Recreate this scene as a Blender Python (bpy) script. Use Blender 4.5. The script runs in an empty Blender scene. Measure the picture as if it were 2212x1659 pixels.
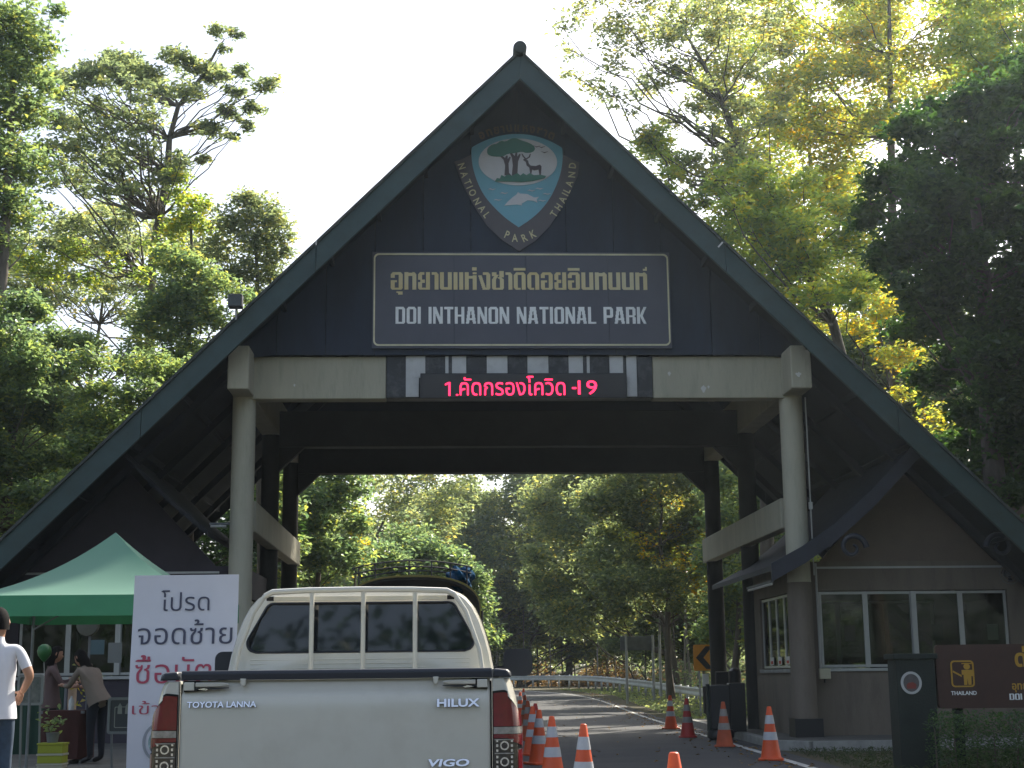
import bpy, bmesh, math, random
import numpy as np
from mathutils import Vector, Matrix, Euler
random.seed(7)
RNG = np.random.default_rng(11)
S = bpy.context.scene
COL = S.collection

# ------------------------------------------------------------------ camera
F = 3180.0                       # focal length for a picture 2212 wide
PITCH = math.atan(631 / F)
ROLL = -0.011
cd = bpy.data.cameras.new('camera')
cd.sensor_width = 36.0
cd.lens = 36.0 * F / 2212
cd.clip_start = 0.05
cd.clip_end = 5000
CAM = bpy.data.objects.new('camera', cd)
COL.objects.link(CAM)
CAM.location = (0, 0, 1.35)
RM = Matrix.Rotation(math.pi / 2 + PITCH, 3, 'X') @ Matrix.Rotation(ROLL, 3, 'Z')
CAM.rotation_euler = RM.to_euler()
S.camera = CAM

# ------------------------------------------------------------------ sky, sun, exposure
SUN_EL = math.radians(40)
SUN_AZ = math.radians(36)        # clockwise from +Y (ahead), so ahead and to the right
world = bpy.data.worlds.new('World')
S.world = world
world.use_nodes = True
wn = world.node_tree
bg = wn.nodes['Background']
sky = wn.nodes.new('ShaderNodeTexSky')
sky.sky_type = 'NISHITA'
sky.sun_disc = False
sky.sun_elevation = SUN_EL
sky.sun_rotation = SUN_AZ
sky.air_density = 1.0
sky.dust_density = 3.2
sky.ozone_density = 1.0
hsv = wn.nodes.new('ShaderNodeHueSaturation')     # thin high cloud takes most of the blue out
hsv.inputs['Saturation'].default_value = 0.72
wn.links.new(sky.outputs[0], hsv.inputs['Color'])
wn.links.new(hsv.outputs[0], bg.inputs[0])
bg.inputs[1].default_value = 0.15
sd = bpy.data.lights.new('sun', 'SUN')
sd.energy = 5.0
sd.angle = math.radians(0.53)
sd.color = (1.0, 0.93, 0.80)
SUN = bpy.data.objects.new('sun', sd)
COL.objects.link(SUN)
to_sun = Vector((math.sin(SUN_AZ) * math.cos(SUN_EL), math.cos(SUN_AZ) * math.cos(SUN_EL), math.sin(SUN_EL)))
SUN.rotation_euler = to_sun.to_track_quat('Z', 'Y').to_euler()
SUN.location = to_sun * 60
S.view_settings.view_transform = 'Standard'
S.view_settings.look = 'None'
S.view_settings.gamma = 1
S.view_settings.use_curve_mapping = False
S.view_settings.exposure = 0.9
try:
    S.cycles.max_bounces = 8
    S.cycles.diffuse_bounces = 5
    S.cycles.glossy_bounces = 3
    S.cycles.transmission_bounces = 4
    S.cycles.transparent_max_bounces = 8
    S.cycles.volume_bounces = 0
    S.cycles.use_denoising = True
    S.cycles.sample_clamp_indirect = 6
    S.cycles.caustics_reflective = False
    S.cycles.caustics_refractive = False
except Exception:
    pass

def P(u, v, Y):
    d = RM @ Vector(((u - 1106) / F, -(v - 829.5) / F, -1))
    return Vector((0, 0, 1.35)) + d * (Y / d.y)

# ------------------------------------------------------------------ materials
def new_mat(name):
    m = bpy.data.materials.new(name)
    m.use_nodes = True
    return m, m.node_tree, m.node_tree.nodes['Principled BSDF']

def mat(name, col, rough=0.7, metal=0.0, spec=0.5, var=0.0, scale=3.0, bump=0.0, bscale=40.0,
        col2=None, coat=0.0, emit=None, estr=0.0, dirt=None, dscale=1.2, damt=0.5, stretch=(1, 1, 1)):
    m, nt, b = new_mat(name)
    b.inputs['Base Color'].default_value = (*col, 1)
    b.inputs['Roughness'].default_value = rough
    b.inputs['Metallic'].default_value = metal
    b.inputs['Specular IOR Level'].default_value = spec
    if coat:
        b.inputs['Coat Weight'].default_value = coat
        b.inputs['Coat Roughness'].default_value = 0.06
    if emit:
        b.inputs['Emission Color'].default_value = (*emit, 1)
        b.inputs['Emission Strength'].default_value = estr
    tc = nt.nodes.new('ShaderNodeTexCoord')
    mp = nt.nodes.new('ShaderNodeMapping')
    mp.inputs['Scale'].default_value = stretch
    nt.links.new(tc.outputs['Object'], mp.inputs[0])
    vec = mp.outputs[0]
    src = None
    if var > 0 or col2:
        n = nt.nodes.new('ShaderNodeTexNoise')
        n.inputs['Scale'].default_value = scale
        n.inputs['Detail'].default_value = 6
        n.inputs['Roughness'].default_value = 0.65
        nt.links.new(vec, n.inputs['Vector'])
        r = nt.nodes.new('ShaderNodeValToRGB')
        r.color_ramp.elements[0].position = 0.3
        r.color_ramp.elements[1].position = 0.7
        if col2:
            r.color_ramp.elements[0].color = (*col, 1)
            r.color_ramp.elements[1].color = (*col2, 1)
        else:
            r.color_ramp.elements[0].color = (*[c * (1 - var) for c in col], 1)
            r.color_ramp.elements[1].color = (*[min(1, c * (1 + var)) for c in col], 1)
        nt.links.new(n.outputs['Fac'], r.inputs[0])
        src = r.outputs[0]
    if dirt:
        n2 = nt.nodes.new('ShaderNodeTexNoise')
        n2.inputs['Scale'].default_value = dscale
        n2.inputs['Detail'].default_value = 8
        n2.inputs['Roughness'].default_value = 0.7
        nt.links.new(vec, n2.inputs['Vector'])
        r2 = nt.nodes.new('ShaderNodeMapRange')
        r2.inputs[1].default_value = 0.5
        r2.inputs[2].default_value = 0.75
        r2.inputs[4].default_value = damt
        nt.links.new(n2.outputs['Fac'], r2.inputs[0])
        mx = nt.nodes.new('ShaderNodeMix')
        mx.data_type = 'RGBA'
        nt.links.new(r2.outputs[0], mx.inputs[0])
        if src:
            nt.links.new(src, mx.inputs[6])
        else:
            mx.inputs[6].default_value = (*col, 1)
        mx.inputs[7].default_value = (*dirt, 1)
        src = mx.outputs[2]
    if src:
        nt.links.new(src, b.inputs['Base Color'])
    if bump > 0:
        n3 = nt.nodes.new('ShaderNodeTexNoise')
        n3.inputs['Scale'].default_value = bscale
        n3.inputs['Detail'].default_value = 5
        nt.links.new(vec, n3.inputs['Vector'])
        bp = nt.nodes.new('ShaderNodeBump')
        bp.inputs['Strength'].default_value = bump
        bp.inputs['Distance'].default_value = 0.02
        nt.links.new(n3.outputs['Fac'], bp.inputs['Height'])
        nt.links.new(bp.outputs[0], b.inputs['Normal'])
    return m

def leaf_mat(name, stops, transl=0.5, gloss=0.05):
    """stops: list of (position, colour) over the leaf's own tone attribute"""
    m = bpy.data.materials.new(name)
    m.use_nodes = True
    nt = m.node_tree
    nt.nodes.clear()
    out = nt.nodes.new('ShaderNodeOutputMaterial')
    at = nt.nodes.new('ShaderNodeAttribute')
    at.attribute_name = 'tone'
    r = nt.nodes.new('ShaderNodeValToRGB')
    els = r.color_ramp.elements
    els[0].position, els[0].color = stops[0][0], (*stops[0][1], 1)
    els[1].position, els[1].color = stops[-1][0], (*stops[-1][1], 1)
    for p, c in stops[1:-1]:
        e = els.new(p)
        e.color = (*c, 1)
    nt.links.new(at.outputs['Fac'], r.inputs[0])
    d = nt.nodes.new('ShaderNodeBsdfDiffuse')
    t = nt.nodes.new('ShaderNodeBsdfTranslucent')
    g = nt.nodes.new('ShaderNodeBsdfGlossy')
    g.inputs['Roughness'].default_value = 0.35
    g.inputs['Color'].default_value = (0.9, 0.9, 0.9, 1)
    hs = nt.nodes.new('ShaderNodeHueSaturation')     # light that passes a leaf is yellower and stronger
    hs.inputs['Hue'].default_value = 0.485
    hs.inputs['Saturation'].default_value = 1.1
    hs.inputs['Value'].default_value = 4.0
    nt.links.new(r.outputs[0], d.inputs[0])
    nt.links.new(r.outputs[0], hs.inputs['Color'])
    nt.links.new(hs.outputs[0], t.inputs[0])
    a = nt.nodes.new('ShaderNodeMixShader')
    a.inputs[0].default_value = transl
    nt.links.new(d.outputs[0], a.inputs[1])
    nt.links.new(t.outputs[0], a.inputs[2])
    b = nt.nodes.new('ShaderNodeMixShader')
    b.inputs[0].default_value = gloss
    nt.links.new(a.outputs[0], b.inputs[1])
    nt.links.new(g.outputs[0], b.inputs[2])
    nt.links.new(b.outputs[0], out.inputs[0])
    return m

def glass_mat(name, tint, refl=0.12, rough=0.03):
    m = bpy.data.materials.new(name)
    m.use_nodes = True
    nt = m.node_tree
    nt.nodes.clear()
    out = nt.nodes.new('ShaderNodeOutputMaterial')
    t = nt.nodes.new('ShaderNodeBsdfTransparent')
    t.inputs[0].default_value = (*tint, 1)
    g = nt.nodes.new('ShaderNodeBsdfGlossy')
    g.inputs['Roughness'].default_value = rough
    fr = nt.nodes.new('ShaderNodeFresnel')
    fr.inputs[0].default_value = 1.5
    mr = nt.nodes.new('ShaderNodeMath')
    mr.operation = 'ADD'
    mr.inputs[1].default_value = refl
    mr.use_clamp = True
    nt.links.new(fr.outputs[0], mr.inputs[0])
    mx = nt.nodes.new('ShaderNodeMixShader')
    nt.links.new(mr.outputs[0], mx.inputs[0])
    nt.links.new(t.outputs[0], mx.inputs[1])
    nt.links.new(g.outputs[0], mx.inputs[2])
    nt.links.new(mx.outputs[0], out.inputs[0])
    return m

# ------------------------------------------------------------------ mesh helpers
class MB:
    def __init__(s):
        s.v, s.f, s.mi, s.m = [], [], [], 0
    def add(s, vs, fs):
        o = len(s.v)
        s.v += [tuple(p) for p in vs]
        s.f += [tuple(i + o for i in f) for f in fs]
        s.mi += [s.m] * len(fs)
        return s
    def box(s, x0, x1, y0, y1, z0, z1):
        vs = [(x, y, z) for z in (z0, z1) for y in (y0, y1) for x in (x0, x1)]
        return s.add(vs, [(0, 2, 3, 1), (4, 5, 7, 6), (0, 1, 5, 4), (2, 6, 7, 3), (0, 4, 6, 2), (1, 3, 7, 5)])
    def bar(s, a, b, w, h, up=(0, 0, 1)):
        a, b = Vector(a), Vector(b)
        d = (b - a).normalized()
        u = Vector(up)
        if abs(d.dot(u)) > 0.98:
            u = Vector((0, 1, 0))
        r = d.cross(u).normalized()
        u = r.cross(d).normalized()
        vs = []
        for p in (a, b):
            for sx, sz in ((-1, -1), (1, -1), (1, 1), (-1, 1)):
                vs.append(p + r * sx * w / 2 + u * sz * h / 2)
        return s.add(vs, [(0, 1, 2, 3), (7, 6, 5, 4), (0, 4, 5, 1), (1, 5, 6, 2), (2, 6, 7, 3), (3, 7, 4, 0)])
    def tube(s, pts, r, n=8, caps=True):
        pts = [Vector(p) for p in pts]
        k = len(pts)
        rr = r if isinstance(r, (list, tuple)) else [r] * k
        vs = []
        prev = None
        for i, p in enumerate(pts):
            d = (pts[min(i + 1, k - 1)] - pts[max(i - 1, 0)])
            d = d.normalized() if d.length > 1e-9 else Vector((0, 0, 1))
            if prev is None:
                u = Vector((0, 0, 1)) if abs(d.z) < 0.9 else Vector((1, 0, 0))
            else:
                u = prev
            x = (u - d * u.dot(d)).normalized()
            prev = x
            y = d.cross(x)
            for j in range(n):
                a = 2 * math.pi * j / n
                vs.append(p + (x * math.cos(a) + y * math.sin(a)) * rr[i])
        fs = []
        for i in range(k - 1):
            for j in range(n):
                j2 = (j + 1) % n
                fs.append((i * n + j, i * n + j2, (i + 1) * n + j2, (i + 1) * n + j))
        if caps:
            fs.append(tuple(reversed(range(n))))
            fs.append(tuple((k - 1) * n + j for j in range(n)))
        return s.add(vs, fs)
    def cyl(s, a, b, r, n=16, r2=None):
        return s.tube([a, b], [r, r if r2 is None else r2], n)
    def lathe(s, prof, c=(0, 0, 0), n=24, axis='z'):
        vs, fs = [], []
        for (r, z) in prof:
            for j in range(n):
                a = 2 * math.pi * j / n
                if axis == 'z':
                    vs.append((c[0] + r * math.cos(a), c[1] + r * math.sin(a), c[2] + z))
                else:
                    vs.append((c[0] + r * math.cos(a), c[1] + z, c[2] + r * math.sin(a)))
        for i in range(len(prof) - 1):
            for j in range(n):
                j2 = (j + 1) % n
                fs.append((i * n + j, i * n + j2, (i + 1) * n + j2, (i + 1) * n + j))
        fs.append(tuple(reversed(range(n))))
        fs.append(tuple((len(prof) - 1) * n + j for j in range(n)))
        return s.add(vs, fs)
    def prism(s, poly, y0, y1):
        """poly: (x, z) outline, extruded along y"""
        n = len(poly)
        vs = [(x, y0, z) for x, z in poly] + [(x, y1, z) for x, z in poly]
        fs = [tuple(range(n)), tuple(reversed(range(n, 2 * n)))]
        for i in range(n):
            j = (i + 1) % n
            fs.append((i, i + n, j + n, j))
        return s.add(vs, fs)
    def prism_x(s, poly, x0, x1):
        """poly: (y, z) outline, extruded along x"""
        n = len(poly)
        vs = [(x0, y, z) for y, z in poly] + [(x1, y, z) for y, z in poly]
        fs = [tuple(reversed(range(n))), tuple(range(n, 2 * n))]
        for i in range(n):
            j = (i + 1) % n
            fs.append((i, j, j + n, i + n))
        return s.add(vs, fs)
    def plate(s, poly, z0, z1):
        """poly: (x, y) outline, extruded along z"""
        n = len(poly)
        vs = [(x, y, z0) for x, y in poly] + [(x, y, z1) for x, y in poly]
        fs = [tuple(reversed(range(n))), tuple(range(n, 2 * n))]
        for i in range(n):
            j = (i + 1) % n
            fs.append((i, j, j + n, i + n))
        return s.add(vs, fs)
    def loft(s, rings, closed=True, cap=True):
        n = len(rings[0])
        vs = [p for r in rings for p in r]
        fs = []
        for i in range(len(rings) - 1):
            for j in range(n if closed else n - 1):
                j2 = (j + 1) % n
                fs.append((i * n + j, i * n + j2, (i + 1) * n + j2, (i + 1) * n + j))
        if cap and closed:
            fs.append(tuple(reversed(range(n))))
            fs.append(tuple((len(rings) - 1) * n + j for j in range(n)))
        return s.add(vs, fs)
    def mesh(s, name, mats, smooth=False):
        me = bpy.data.meshes.new(name)
        me.from_pydata([tuple(p) for p in s.v], [], s.f)
        for m in (mats if isinstance(mats, (list, tuple)) else [mats]):
            me.materials.append(m)
        if any(s.mi):
            me.polygons.foreach_set('material_index', s.mi)
        bm = bmesh.new()
        bm.from_mesh(me)
        bmesh.ops.recalc_face_normals(bm, faces=bm.faces)
        bm.to_mesh(me)
        bm.free()
        if smooth:
            me.polygons.foreach_set('use_smooth', [True] * len(me.polygons))
        me.update()
        return me
    def build(s, name, mats, parent=None, smooth=False, bevel=0.0, seg=2, label=None, angle=40):
        o = bpy.data.objects.new(name, s.mesh(name, mats, smooth))
        COL.objects.link(o)
        if parent:
            o.parent = parent
        if smooth:
            set_sharp(o.data, angle)
        if bevel:
            md = o.modifiers.new('bevel', 'BEVEL')
            md.width = bevel
            md.segments = seg
            md.limit_method = 'ANGLE'
            md.angle_limit = math.radians(35)
        if label:
            o['label'] = label
        return o

def set_sharp(me, deg=40):
    bm = bmesh.new()
    bm.from_mesh(me)
    lim = math.radians(deg)
    for e in bm.edges:
        if len(e.link_faces) == 2 and e.calc_face_angle(0) > lim:
            e.smooth = False
    bm.to_mesh(me)
    bm.free()

def tag(o, label, cat=None, group=None, kind=None):
    if label: o['label'] = label
    if cat: o['category'] = cat
    if group: o['group'] = group
    if kind: o['kind'] = kind
    return o

def thing(name, label, cat, loc=(0, 0, 0), rz=0.0, group=None):
    o = bpy.data.objects.new(name, None)
    o.empty_display_size = 0.2
    COL.objects.link(o)
    o.location = loc
    o.rotation_euler = (0, 0, rz)
    return tag(o, label, cat, group)

def copy_tree(o, parent=None):
    c = o.copy()
    COL.objects.link(c)
    c.parent = parent
    for ch in [k for k in bpy.data.objects if k.parent == o]:
        copy_tree(ch, c)
    return c

def rounded(x0, x1, z0, z1, r, k=5):
    pts = []
    for cx, cz, a0 in ((x1 - r, z1 - r, 0), (x0 + r, z1 - r, 90), (x0 + r, z0 + r, 180), (x1 - r, z0 + r, 270)):
        for i in range(k + 1):
            a = math.radians(a0 + 90 * i / k)
            pts.append((cx + r * math.cos(a), cz + r * math.sin(a)))
    return pts

def ring_frame(mb, outer, inner, y0, y1):
    n = len(outer)
    vs = [(x, y0, z) for x, z in outer] + [(x, y0, z) for x, z in inner] + [(x, y1, z) for x, z in outer] + [(x, y1, z) for x, z in inner]
    fs = []
    for i in range(n):
        j = (i + 1) % n
        fs += [(i, j, n + j, n + i), (2 * n + i, 3 * n + i, 3 * n + j, 2 * n + j), (i, 2 * n + i, 2 * n + j, j), (n + i, n + j, 3 * n + j, 3 * n + i)]
    return mb.add(vs, fs)

# ------------------------------------------------------------------ lettering
def text_pts(body, bold=0.0, res=3, extrude=0.0):
    """returns (verts, faces) of a text in its own plane; x right, y up; width starts at 0"""
    c = bpy.data.curves.new('text', 'FONT')
    c.body = body
    c.offset = bold
    c.resolution_u = res
    c.extrude = extrude
    o = bpy.data.objects.new('text', c)
    COL.objects.link(o)
    dg = bpy.context.evaluated_depsgraph_get()
    me = bpy.data.meshes.new_from_object(o.evaluated_get(dg))
    vs = [v.co.copy() for v in me.vertices]
    fs = [tuple(p.vertices) for p in me.polygons]
    bpy.data.objects.remove(o)
    bpy.data.curves.remove(c)
    bpy.data.meshes.remove(me)
    return vs, fs

def text_mb(mb, body, x0, x1, z0, z1, y, bold=0.0, thick=0.004, slant=0.0, res=3, lean=0.0):
    """lettering fitted into the box x0..x1, z0..z1 (z measured over the whole inked height), facing -y"""
    vs, fs = text_pts(body, bold, res, 0.01)
    ax = min(v.x for v in vs); bx = max(v.x for v in vs)
    ay = min(v.y for v in vs); by = max(v.y for v in vs)
    out = []
    for v in vs:
        fx = (v.x - ax) / (bx - ax); fz = (v.y - ay) / (by - ay)
        yy = y - thick * (1 - lean * fz) if v.z > 0 else y
        out.append((x0 + fx * (x1 - x0) + slant * fz * (z1 - z0), yy, z0 + fz * (z1 - z0)))
    return mb.add(out, fs)

# squarish sign lettering, painted on a fine raster and merged into rectangles
def G_rects(shapes, w, res=28):
    nx = int(round(w * res)); y_lo, y_hi = -0.34, 1.42
    ny = int(round((y_hi - y_lo) * res))
    g = np.zeros((ny, nx), bool)
    X = (np.arange(nx) + 0.5) / res
    Y = y_lo + (np.arange(ny) + 0.5) / res
    XX, YY = np.meshgrid(X, Y)
    for sh in shapes:
        k = sh[0]
        if k == 'r':
            _, x0, y0, x1, y1 = sh
            g |= (XX > x0) & (XX < x1) & (YY > y0) & (YY < y1)
        elif k == 'c':      # cut
            _, x0, y0, x1, y1 = sh
            g &= ~((XX > x0) & (XX < x1) & (YY > y0) & (YY < y1))
        elif k == 'd':      # slanted stroke of horizontal width hw
            _, xa, ya, xb, yb, hw = sh
            t = (YY - ya) / (yb - ya)
            xc = xa + t * (xb - xa)
            g |= (t >= 0) & (t <= 1) & (np.abs(XX - xc) < hw / 2)
        elif k == 'k':      # cut a corner triangle at x,y with legs s, direction dx,dy into the letter
            _, x, y, s, dx, dy = sh
            g &= ~(((XX - x) * dx + (YY - y) * dy) < s)
    out = []
    used = np.zeros_like(g)
    for j in range(ny):
        i = 0
        while i < nx:
            if g[j, i] and not used[j, i]:
                e = i
                while e < nx and g[j, e] and not used[j, e]:
                    e += 1
                t = j + 1
                while t < ny and g[t, i:e].all() and not used[t, i:e].any() and (i == 0 or not g[t, i - 1]) and (e == nx or not g[t, e]):
                    t += 1
                used[j:t, i:e] = True
                out.append((i / res, y_lo + j / res, e / res, y_lo + t / res))
                i = e
            else:
                i += 1
    return out
ST = 0.22; HB = 0.13; W = 0.68
def corners(w, s=0.12, tl=1, tr=1, bl=1, br=1, y0=0.0, y1=1.0):
    o = []
    if tl: o.append(('k', 0, y1, s, 1, -1))
    if tr: o.append(('k', w, y1, s, -1, -1))
    if bl: o.append(('k', 0, y0, s, 1, 1))
    if br: o.append(('k', w, y0, s, -1, 1))
    return o
TW = 0.76; TS = 0.25
def ring(w, st=ST, hb=HB):
    return [('r', 0, 0, w, 1), ('c', st, hb, w - st, 1 - hb)]
GL = {
 'D': (ring(W) + corners(W, 0.1, 0, 1, 0, 1), W), 'O': (ring(W) + corners(W, 0.12), W), 'I': ([('r', 0, 0, ST, 1)], ST),
 'N': ([('r', 0, 0, 0.19, 1), ('r', W - 0.19, 0, W, 1), ('d', 0.11, 1, W - 0.11, 0, 0.22)], W),
 'T': ([('r', 0, 1 - HB, 0.64, 1), ('r', 0.21, 0, 0.43, 1)], 0.64),
 'H': ([('r', 0, 0, ST, 1), ('r', W - ST, 0, W, 1), ('r', ST, 0.43, W - ST, 0.56)], W),
 'A': ([('d', 0.11, 0, 0.27, 1, 0.22), ('d', 0.61, 0, 0.45, 1, 0.22), ('r', 0.2, 0.22, 0.5, 0.34)], 0.72),
 'L': ([('r', 0, 0, ST, 1), ('r', 0, 0, 0.56, HB)], 0.56),
 'P': ([('r', 0, 0.38, W, 1), ('c', ST, 0.51, W - ST, 1 - HB), ('k', W, 1, 0.1, -1, -1), ('k', W, 0.38, 0.1, -1, 1), ('r', 0, 0, ST, 1)], W),
 'R': ([('r', 0, 0.4, W, 1), ('c', ST, 0.53, W - ST, 1 - HB), ('k', W, 1, 0.1, -1, -1), ('r', 0, 0, ST, 1), ('r', W - ST, 0, W, 0.44), ('c', W - 0.06, 0.42, W, 0.5)], W),
 'K': ([('r', 0, 0, ST, 1), ('d', 0.27, 0.45, 0.57, 1, 0.2), ('d', 0.57, 0, 0.27, 0.56, 0.2)], 0.68),
 'S': ([('r', 0, 0, W, 1), ('c', ST, 0.57, W - ST, 1 - HB), ('c', ST, HB, W - ST, 0.43), ('c', W - ST, 0.57, W, 0.7), ('c', 0, 0.3, ST, 0.43)], W),
 ' ': ([], 0.34),
 '\u0e2d': (ring(TW, TS, 0.14) + corners(TW, 0.12) + [('c', 0, 0.56, TS, 0.70), ('r', TS, 0.45, 0.40, 0.56)], TW),
 '\u0e38': ([('r', TW - 0.28, -0.27, TW, -0.09), ('r', TW - 0.42, -0.17, TW - 0.2, -0.09)], 0),
 '\u0e17': ([('r', 0, 0, TS, 1), ('r', TW - TS, 0, TW, 1), ('r', TS, 0.80, TW, 0.97), ('k', TW, 1, 0.12, -1, -1)], TW),
 '\u0e22': ([('r', TW - TS, 0, TW, 1), ('r', 0, 0, TW, 0.14), ('r', 0, 0, TS, 0.44), ('r', 0, 0.60, TS, 1), ('r', 0.14, 0.42, 0.42, 0.60), ('r', 0, 0.87, 0.38, 1)] + corners(TW, 0.1, 1, 0, 1, 0), TW),
 '\u0e32': ([('r', 0, 0.86, 0.42, 1), ('r', 0.17, 0, 0.42, 1), ('k', 0.42, 1, 0.1, -1, -1)], 0.42),
 '\u0e19': ([('r', 0, 0, TS, 1), ('r', TW - TS, 0, TW, 1), ('r', 0, 0, TW, 0.15), ('k', 0, 0, 0.1, 1, 1)], TW),
 '\u0e41': ([('r', 0, 0, TS, 1), ('r', 0.36, 0, 0.36 + TS, 1)], 0.61),
 '\u0e2b': ([('r', 0, 0, TS, 1), ('r', TW - TS, 0, TW, 1), ('r', TS, 0.66, TW, 0.82), ('c', TW - TS, 0.84, TW, 0.90)], TW),
 '\u0e48': ([('r', TW - 0.28, 1.12, TW - 0.02, 1.30)], 0),
 '\u0e07': ([('d', 0.10, 0.84, 0.38, 0.02, 0.22), ('r', TW - TS, 0, TW, 1), ('r', 0.30, 0, TW, 0.14), ('r', 0.30, 0.87, TW, 1), ('k', TW, 1, 0.12, -1, -1), ('k', TW, 0, 0.1, -1, 1)], TW),
 '\u0e0a': ([('r', 0, 0, TW, 0.62), ('c', TS, 0.14, TW - TS, 0.62)] + corners(TW, 0.12, 0, 0, 1, 1) + [('r', 0, 0.80, 0.30, 1), ('d', 0.13, 0.60, 0.30, 0.86, 0.24), ('d', TW - 0.13, 0.60, TW - 0.3, 0.74, 0.25), ('r', TW - 0.28, 0.74, TW - 0.02, 1.08)], TW),
 '\u0e15': ([('r', 0, 0, TS, 1), ('r', TW - TS, 0, TW, 1), ('r', 0, 0.86, TW, 1), ('r', 0, 0, 0.42, 0.13)] + corners(TW, 0.13, 1, 1, 1, 0), TW),
 '\u0e14': ([('r', 0, 0, TS, 1), ('r', TW - TS, 0, TW, 1), ('r', 0, 0.86, TW, 1), ('r', 0, 0, 0.42, 0.13)] + corners(TW, 0.16, 1, 1, 1, 0), TW),
 '\u0e34': ([('r', 0, 1.14, TW, 1.26)], 0),
 '\u0e4c': ([('r', TW - 0.26, 1.14, TW, 1.24), ('r', TW - 0.12, 1.22, TW + 0.0, 1.34)], 0),
}
def sign_text(body, x0, x1, z0, h, y, thick=0.012, gap=0.10):
    """list of (char, MB) squared capitals and Thai letters on the plane y, marks joined to their letter"""
    adv = 0; items = []
    for ch in body:
        shapes, w = GL[ch]
        if w == 0:
            items[-1][1].extend(shapes)
            continue
        items.append([ch, list(shapes), adv, w])
        adv += w + gap
    adv -= gap
    sx = (x1 - x0) / adv
    out = []
    for ch, shapes, a, w in items:
        if not shapes:
            continue
        mb = MB()
        for (ra, rb, rc, rd) in G_rects(shapes, w):
            X0, X1, Z0, Z1 = x0 + (a + ra) * sx, x0 + (a + rc) * sx, z0 + rb * h, z0 + rd * h
            mb.add([(X0, y, Z0), (X1, y, Z0), (X1, y, Z1), (X0, y, Z1), (X0, y - thick, Z0), (X1, y - thick, Z0), (X1, y - thick, Z1), (X0, y - thick, Z1)],
                   [(4, 5, 6, 7), (0, 1, 5, 4), (1, 2, 6, 5), (2, 3, 7, 6), (3, 0, 4, 7)])
        out.append((ch, mb))
    return out
# ------------------------------------------------------------------ palette
M = {}
M['concrete'] = mat('gate_concrete', (0.44, 0.42, 0.325), 0.85, var=0.12, scale=1.5, dirt=(0.20, 0.20, 0.15), dscale=3.0, damt=0.6, bump=0.25, bscale=25, stretch=(1.6, 1.6, .28))
M['chip'] = mat('bare_plaster_chip', (0.66, 0.66, 0.63), 0.9)
M['dark_beam'] = mat('dark_beam_tone', (0.022, 0.021, 0.020), 0.8, var=0.25, scale=2, bump=0.2)  # near-black brown of the middle and rear frames
M['pediment'] = mat('pediment_board', (0.013, 0.024, 0.048), 0.75, var=0.35, scale=1.2, dirt=(0.026, 0.036, 0.052), dscale=1.5, damt=0.5, stretch=(1, 1, 0.25))
M['fascia'] = mat('fascia_paint', (0.026, 0.056, 0.056), 0.55, var=0.2, scale=1.3, dirt=(0.018, 0.034, 0.030), dscale=2.5, damt=0.7)
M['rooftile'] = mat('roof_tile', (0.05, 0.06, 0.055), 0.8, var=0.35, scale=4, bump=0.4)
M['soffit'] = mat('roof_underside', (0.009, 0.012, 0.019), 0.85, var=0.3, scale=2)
M['sign_board'] = mat('sign_board', (0.075, 0.078, 0.105), 0.5, var=0.12, scale=1.0)
M['sign_rim'] = mat('sign_rim', (0.66, 0.62, 0.42), 0.5, var=0.15, scale=3)
M['gold'] = mat('gold_letter', (0.62, 0.46, 0.15), 0.45, scale=.6, col2=(0.66, 0.62, 0.42))
M['silver'] = mat('silver_letter', (0.85, 0.87, 0.87), 0.45, var=0.08)
M['white_paint'] = mat('white_board', (0.55, 0.56, 0.56), 0.7, var=0.1, scale=2, dirt=(0.2, 0.2, 0.2), dscale=5, damt=0.35)
M['black_board'] = mat('black_board', (0.03, 0.033, 0.04), 0.6, var=0.3, scale=3, dirt=(0.22, 0.23, 0.23), dscale=2.4, damt=0.55)
M['black'] = mat('black_plastic', (0.015, 0.015, 0.018), 0.45)
M['asphalt'] = mat('asphalt', (0.052, 0.053, 0.056), 0.8, var=0.25, scale=0.7, dirt=(0.08, 0.078, 0.07), dscale=0.35, damt=0.6, bump=0.5, bscale=60)
M['line'] = mat('road_paint', (0.55, 0.55, 0.52), 0.7, var=0.2, scale=6, dirt=(0.12, 0.12, 0.12), dscale=5, damt=0.7)
M['kerb'] = mat('kerb_concrete', (0.30, 0.30, 0.28), 0.9, var=0.2, scale=3, bump=0.3)
M['pave'] = mat('island_paving', (0.12, 0.115, 0.10), 0.9, var=0.3, scale=1.5, bump=0.4)
M['soil'] = mat('forest_ground', (0.045, 0.05, 0.02), 0.95, col2=(0.10, 0.075, 0.035), scale=0.35, bump=0.6, bscale=4)
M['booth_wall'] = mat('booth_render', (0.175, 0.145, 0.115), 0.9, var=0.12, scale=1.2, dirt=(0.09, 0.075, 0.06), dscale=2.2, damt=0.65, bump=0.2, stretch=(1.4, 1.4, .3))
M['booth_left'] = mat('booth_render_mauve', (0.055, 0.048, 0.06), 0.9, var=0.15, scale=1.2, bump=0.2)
M['gable'] = mat('gable_render', (0.17, 0.13, 0.10), 0.9, var=0.12, scale=1.0, bump=0.2)
M['booth_roof'] = mat('booth_roof', (0.016, 0.020, 0.034), 0.7, var=0.3, scale=3, bump=0.3)
M['barge'] = mat('barge_board', (0.018, 0.022, 0.036), 0.6, var=0.2)
M['black_roof'] = mat('near_black_roof', (0.010, 0.012, 0.016), 0.9, var=0.2)  # near-black roof colour, used on the left booth only
M['alu'] = mat('aluminium_frame', (0.42, 0.43, 0.42), 0.4, 0.3, var=0.08)
M['glass'] = glass_mat('booth_glass', (0.55, 0.60, 0.55), 0.0)
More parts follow.
